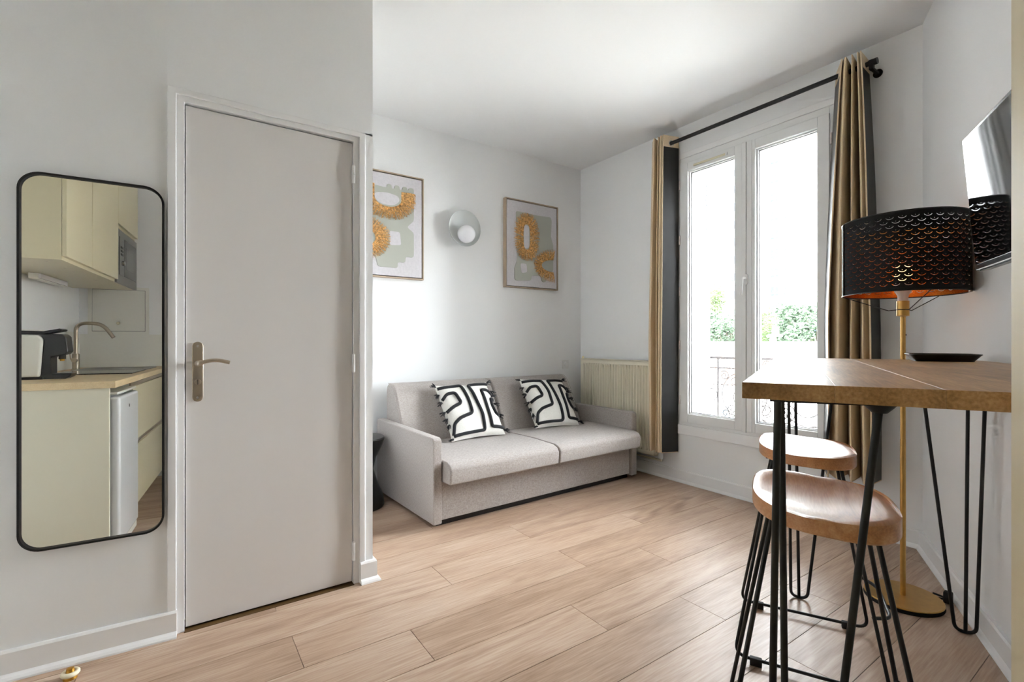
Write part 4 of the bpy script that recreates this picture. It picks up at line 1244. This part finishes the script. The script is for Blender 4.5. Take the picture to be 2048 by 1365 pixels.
# shutter folded into the reveal
sh_ = thing('folding_shutter', 'weathered white louvred shutter folded back outside the window', 'shutter', (0, 0, 0))
f = MB()
sx0, sx1, sz0_, sz1_ = 3.47, 3.684, 0.47, 2.545
for (a, b) in (((sx0, sz0_), (sx0 + 0.03, sz1_)), ((sx1 - 0.03, sz0_), (sx1, sz1_)), ((sx0 + 0.03, sz0_), (sx1 - 0.03, sz0_ + 0.08)), ((sx0 + 0.03, sz1_ - 0.08), (sx1 - 0.03, sz1_))):
    f.box((a[0], 2.405, a[1]), (b[0], 2.440, b[1]))
f.build('stile_frame', 'shutter', sh_, bevel=0.003)
bx('backing', (sx0 + 0.025, 2.424, sz0_ + 0.07), (sx1 - 0.025, 2.434, sz1_ - 0.07), 'shutter', sh_)
nl_ = 48
for k in range(nl_):
    z = sz0_ + 0.09 + k * (sz1_ - sz0_ - 0.18) / (nl_ - 1)
    MB().add([(sx0 + 0.028, 2.411, z - 0.019), (sx1 - 0.028, 2.411, z - 0.019), (sx1 - 0.028, 2.424, z + 0.017), (sx0 + 0.028, 2.424, z + 0.017),
              (sx0 + 0.028, 2.407, z - 0.016), (sx1 - 0.028, 2.407, z - 0.016), (sx1 - 0.028, 2.420, z + 0.020), (sx0 + 0.028, 2.420, z + 0.020)],
             [(0, 3, 2, 1), (4, 5, 6, 7), (0, 1, 5, 4), (1, 2, 6, 5), (2, 3, 7, 6), (3, 0, 4, 7)]).build('louvre', 'shutter', sh_)
MB().lathe([(0.006, 0.5), (0.006, 2.52)], 8, (sx1 + 0.003, 2.41, 0)).build('rod', 'iron', sh_)
# lintel soffit and outer sill
struct(bx('trim_3', (XW + 0.075, WY0 - 0.001, 2.535), (XE + 0.06, WY1 + 0.001, WZ1 + 0.02), 'soffit'), 'stone lintel above the window outside')
struct(bx('trim_4', (XW + 0.072, WY0 - 0.001, WZ0 - 0.06), (XE + 0.06, WY1 + 0.001, WZ0 + 0.005), 'soffit'), 'stone sill outside the window')

# wrought iron guard rail
gr = thing('balcony_railing', 'wrought iron scrollwork railing outside the window', 'railing', (3.712, 0, 0))
ZTOP = 0.992
for (z, r_) in ((ZTOP, 0.0), (0.908, 0.0), (0.482, 0.0)):
    hgt = 0.009 if z == ZTOP else 0.005
    bx('rail', (-0.012, 1.20, z - hgt), (0.012, 2.58, z + hgt), 'iron', gr)
for y in (2.345, 1.425):
    bx('post', (-0.007, y - 0.007, 0.40), (0.007, y + 0.007, ZTOP), 'iron', gr)
for y in (1.25, 2.53):
    for z in (ZTOP, 0.482):
        bx('wall_lug', (-0.028, y - 0.010, z - 0.010), (-0.008, y + 0.010, z + 0.010), 'iron', gr)
def spiral(cy, cz, r0, r1, a0, turns, n=36, mir=1):
    pts = []
    for k in range(n + 1):
        t_ = k / n
        r_ = r0 + (r1 - r0) * t_
        a = a0 + turns * 2 * math.pi * t_
        pts.append((0, cy + mir * r_ * math.cos(a), cz + r_ * math.sin(a)))
    return pts
def scr(pts, r_=0.0045, name='scroll'):
    return MB().tube(pts, r_, 8).build(name, 'iron', gr, smooth='auto')
yc = 1.885
for mir in (1, -1):
    c = yc + mir * 0.24
    scr([(0, c + mir * 0.185 * math.cos(a * math.pi / 20), 0.695 + 0.185 * math.sin(a * math.pi / 20)) for a in range(-16, 31)])
    scr([(0, c - mir * 0.01 + mir * 0.095 * math.cos(a * math.pi / 20), 0.675 + 0.095 * math.sin(a * math.pi / 20)) for a in range(-10, 36)])
    scr(spiral(c + mir * 0.165, 0.845, 0.042, 0.010, R(40), 1.5, mir=mir))
    scr(spiral(c + mir * 0.075, 0.80, 0.045, 0.012, R(250), -1.4, mir=mir))
    scr(spiral(c + mir * 0.155, 0.535, 0.042, 0.010, R(-30), -1.5, mir=mir))
    scr(spiral(c + mir * 0.095, 0.575, 0.045, 0.010, R(-90), 1.4, mir=mir))
    scr(spiral(c - mir * 0.16, 0.60, 0.075, 0.014, R(-60), 1.7, mir=mir))
    scr(spiral(yc + mir * 0.065, 0.58, 0.07, 0.014, R(-90), 1.6, mir=mir))
    scr(spiral(yc + mir * 0.055, 0.950, 0.036, 0.010, R(-90), 1.5, mir=mir), 0.004)
    scr(spiral(yc + mir * 0.52, 0.68, 0.05, 0.05, 0, 1.0, mir=mir), 0.0045, 'ring')
    scr(bend([(0, c + mir * 0.15, 0.50), (0, c + mir * 0.06, 0.53), (0, c - mir * 0.06, 0.49), (0, c - mir * 0.15, 0.53), (0, yc + mir * 0.02, 0.49)], 0.06), 0.004, 'wave')
    scr([(0, c + mir * 0.08, 0.69), (0, c + mir * 0.03, 0.70), (0, c - mir * 0.02, 0.73)], [0.003, 0.010, 0.003], 'leaf')

# street ground
struct(bx('ground', (4.5, -120, -13.3), (260, 200, -13.0), 'ground'), 'pale street ground far below the window')

# house across the street
def window_part(par, x, y0, y1, z0, z1, m, name='window', depth=0.06):
    w_ = bx(name, (x - depth, y0, z0), (x + 0.02, y1, z1), m, par)
    return w_
ho = thing('tiled_house', 'low white house with a clay tile roof across the street', 'building', (22, 0, 0))
bx('wall', (0.35, 10.9, -13.0), (9.5, 24.0, -1.15), 'render', ho)
bx('cornice', (0.0, 10.8, -1.55), (0.6, 24.1, -1.02), 'zinc', ho)
bx('cornice_lower', (0.22, 10.85, -1.85), (0.6, 24.05, -1.55), 'render', ho)
def roof_tiles(y0, y1, x0, z0, x1, z1, pitch=0.24, courses=18):
    m_ = MB(); nseg = 6
    ny = int((y1 - y0) / pitch)
    for c in range(courses):
        fa, fb = c / courses, (c + 1.12) / courses
        lift = 0.045
        xa, za = x0 + (x1 - x0) * fa, z0 + (z1 - z0) * fa + lift
        xb, zb_ = x0 + (x1 - x0) * fb, z0 + (z1 - z0) * fb
        o = len(m_.v)
        tot = ny * nseg
        for i in range(tot + 1):
            y = y0 + (y1 - y0) * i / tot
            ph = (i % nseg) / nseg
            hh = 0.07 * abs(math.sin(math.pi * ph))
            m_.v.append((xa, y, za + hh)); m_.v.append((xb, y, zb_ + hh)); m_.v.append((xa, y, za + hh - 0.05))
        for i in range(tot):
            a = o + i * 3
            m_.f.append((a, a + 3, a + 4, a + 1)); m_.f.append((a + 2, a + 5, a + 3, a))
    return m_
rf = roof_tiles(11.9, 24.0, 0.05, -1.00, 5.0, 0.62).build('roof_tiles', 'tiles', ho, fix=False)
rf['kind'] = 'stuff'
bx('ridge_flashing', (4.85, 11.6, 0.55), (5.35, 24.0, 1.14), 'zinc', ho)
for y in (13.6, 15.4, 16.9, 18.4):
    MB().box((4.83, y - 0.02, 0.56), (4.86, y + 0.02, 1.15)).build('flashing_seam', 'iron', ho)
MB().extrude([(0.1, -1.1), (5.6, -1.1), (5.6, 1.05), (4.6, 1.1), (0.1, -0.85)], 'y', 11.4, 11.92).build('gable_parapet', 'zinc', ho)
for (ya, yb, m_n) in ((13.543, 13.89, 'bluesh'), (12.99, 13.29, 'greensh'), (11.95, 12.25, 'bluesh'), (15.2, 15.55, 'greensh')):
    wd = bx('window', (0.28, ya - 0.10, -4.4), (0.36, yb + 0.10, -1.98), 'render', ho)
    bx('window_shutter', (0.24, ya, -4.3), (0.30, yb, -2.05), m_n, wd)
ch = MB().box((4.0, 13.02, -0.2), (4.55, 13.72, 0.95)).build('chimney', 'render', ho, bevel=0.02)
bx('chimney_cap', (3.94, 12.94, 0.93), (4.61, 13.80, 1.10), 'zinc', ch)
MB().lathe([(0.20, 1.08), (0.17, 1.2), (0.15, 1.42)], 16, (4.27, 13.40, 0)).build('chimney_pot', 'terracotta', ch, smooth='auto')
MB().lathe([(0.38, 1.40), (0.40, 1.46), (0.2, 1.54)], 16, (4.27, 13.32, 0)).build('pot_collar', 'zinc', ch, smooth='auto')
MB().lathe([(0.16, 1.52), (0.18, 1.7), (0.15, 1.92)], 16, (4.27, 13.28, 0)).build('chimney_pot', 'terracotta', ch, smooth='auto')
ho2 = thing('lower_house', 'small house with an orange tile roof beyond the parapet', 'building', (32, 0, 0))
bx('wall', (0.3, 4.0, -13.0), (6.5, 17.9, -1.5), 'render', ho2)
rf2 = roof_tiles(4.0, 18.0, 0.0, -1.5, 4.0, 0.36).build('roof_tiles', 'tiles', ho2, fix=False)
rf2['kind'] = 'stuff'
bx('ridge', (3.85, 4.0, 0.28), (4.25, 18.0, 0.50), 'terracotta', ho2)

# trees
def tree(label, y, x, ztop, rad, m, seed, h=0.62):
    rnd = random.Random(seed)
    t = thing('leafy_tree', label, 'tree', (x, y, -13.0))
    MB().tube([(0, 0, 0), (0.1, 0.05, 4), (0, 0, 9), (0.2, 0, 13 + ztop - rad)], [0.28, 0.22, 0.16, 0.08], 10).build('trunk', 'bark', t, smooth=True)
    br_ = MB()
    blobs = []
    zc = 13 + ztop - rad * 0.85
    for k in range(26):
        a = rnd.uniform(0, 2 * math.pi); rr = rad * math.sqrt(rnd.random()) * 0.85; zz = zc + rnd.uniform(-1.3, 0.8) * rad * h * (1 - 0.4 * rr / rad)
        blobs.append((rr * math.cos(a), rr * math.sin(a), zz, rnd.uniform(0.22, 0.42) * rad))
        br_.tube([(0, 0, zc - rad), (rr * math.cos(a) * 0.5, rr * math.sin(a) * 0.5, (zz + zc - rad) / 2 + 0.3), (rr * math.cos(a), rr * math.sin(a), zz)], [0.08, 0.05, 0.02], 5)
    br_.build('branches', 'bark', t, smooth=True)
    lf = MB()
    for (bx_, by_, bz_, br2) in blobs:
        for k in range(420):
            d = Vector((rnd.gauss(0, 1), rnd.gauss(0, 1), rnd.gauss(0, 1))).normalized() * br2 * (rnd.random() ** 0.4)
            p = Vector((bx_, by_, bz_)) + d
            s = rnd.uniform(0.10, 0.20)
            n1 = Vector((rnd.gauss(0, 1), rnd.gauss(0, 1), rnd.gauss(0, 0.6))).normalized() * s
            n2 = n1.orthogonal().normalized() * s * 0.5
            lf.add([p - n1, p + n2 + Vector((0, 0, s * 0.15)), p + n1, p - n2 + Vector((0, 0, s * 0.15))], [(0, 1, 2, 3)])
    o = lf.build('foliage', m, t, fix=False)
    o['kind'] = 'stuff'
    return t
tree('bright green leafy tree behind the tiled roof beside the shutter', 32.5, 48, 8.0, 3.4, 'leaf1', 11, 0.95)
tree('blue-green leafy tree behind the zinc roof ridge', 25.7, 42.5, 4.8, 2.9, 'leaf2', 12, 0.95)
tree('wide pale green tree with a tall leader behind the chimney', 24.1, 50, 6.2, 4.1, 'leaf1', 13, 0.95)
tree('dense blue-green tree above the orange tile roof', 18.2, 42.5, 4.9, 3.4, 'leaf2', 14, 1.0)
tree('grey-green tree between chimney and window mullion', 30.5, 58, 4.9, 3.6, 'leaf2', 15, 0.95)

# tower block
tw_ = thing('tower_block', 'white high-rise apartment tower behind the trees', 'building', (70, 0, 0))
bx('facade', (0.5, 10, -13), (16, 60, 46), 'twhite', tw_)
for (ya, yb) in ((43.9, 44.3), (46.5, 60.0), (34.62, 35.02), (36.42, 41.25)):
    bx('pilaster', (-0.25 if ya > 41 else 0.0, ya, -13), (0.6, yb, 46), 'twhite', tw_)
zrow = [27.15 - 2.70 * k for k in range(-5, 12)]
def tower_window(y0, y1, z, kind):
    if kind == 'narrow':
        zc = z + 0.1
        w_ = bx('window', (0.46, y0, zc - 0.78), (0.52, y1, zc + 0.78), 'twhite', tw_)
        ym = (y0 + y1) / 2
        bx('pane', (0.42, y0 + 0.10, zc - 0.70), (0.47, ym - 0.07, zc + 0.70), 'tglass', w_)
        bx('pane', (0.42, ym + 0.07, zc - 0.70), (0.47, y1 - 0.10, zc + 0.70), 'tglass', w_)
        bx('guard_rail', (0.30, y0, zc - 0.34), (0.33, y1, zc - 0.28), 'iron', w_)
        bx('guard_rail', (0.30, y0, zc - 0.68), (0.33, y1, zc - 0.62), 'iron', w_)
        bx('cladding', (0.42, y0, zc - 1.92), (0.51, y1, zc - 0.80), 'tgrey', w_)
        for k in range(1, 5):
            yy = y0 + (y1 - y0) * k / 5
            bx('cladding_joint', (0.39, yy - 0.02, zc - 1.92), (0.43, yy + 0.02, zc - 0.80), 'twhite', w_)
    else:
        n = 3 if kind == 'triple' else 2
        w_ = bx('window', (0.40, y0, z - 0.66), (0.52, y1, z + 0.66), 'twhite', tw_)
        wd = (y1 - y0) / (n + 0.25)
        for k in range(n):
            ya = y1 - 0.1 - wd * k
            bx('pane', (0.36, ya - wd + 0.12, z - 0.56), (0.41, ya - 0.06, z + 0.56), 'tglass', w_)
        bx('sill', (0.20, y0 - 0.05, z - 0.80), (0.50, y1 + 0.05, z - 0.68), 'twhite', w_)
        bx('apron_panel', (0.36, y0 + 0.1, z - 1.45), (0.50, y1 - 0.1, z - 0.80), emat('tower_apron', (0.40, 0.39, 0.38, 1), 0.9) if 'tower_apron' not in bpy.data.materials else bpy.data.materials['tower_apron'], w_)
for z in zrow:
    tower_window(41.35, 42.55, z, 'narrow')
    tower_window(35.05 + 0.02, 36.35, z, 'narrow')
    tower_window(32.0, 34.5, z, 'triple')
    tower_window(29.9, 31.85, z, 'double')
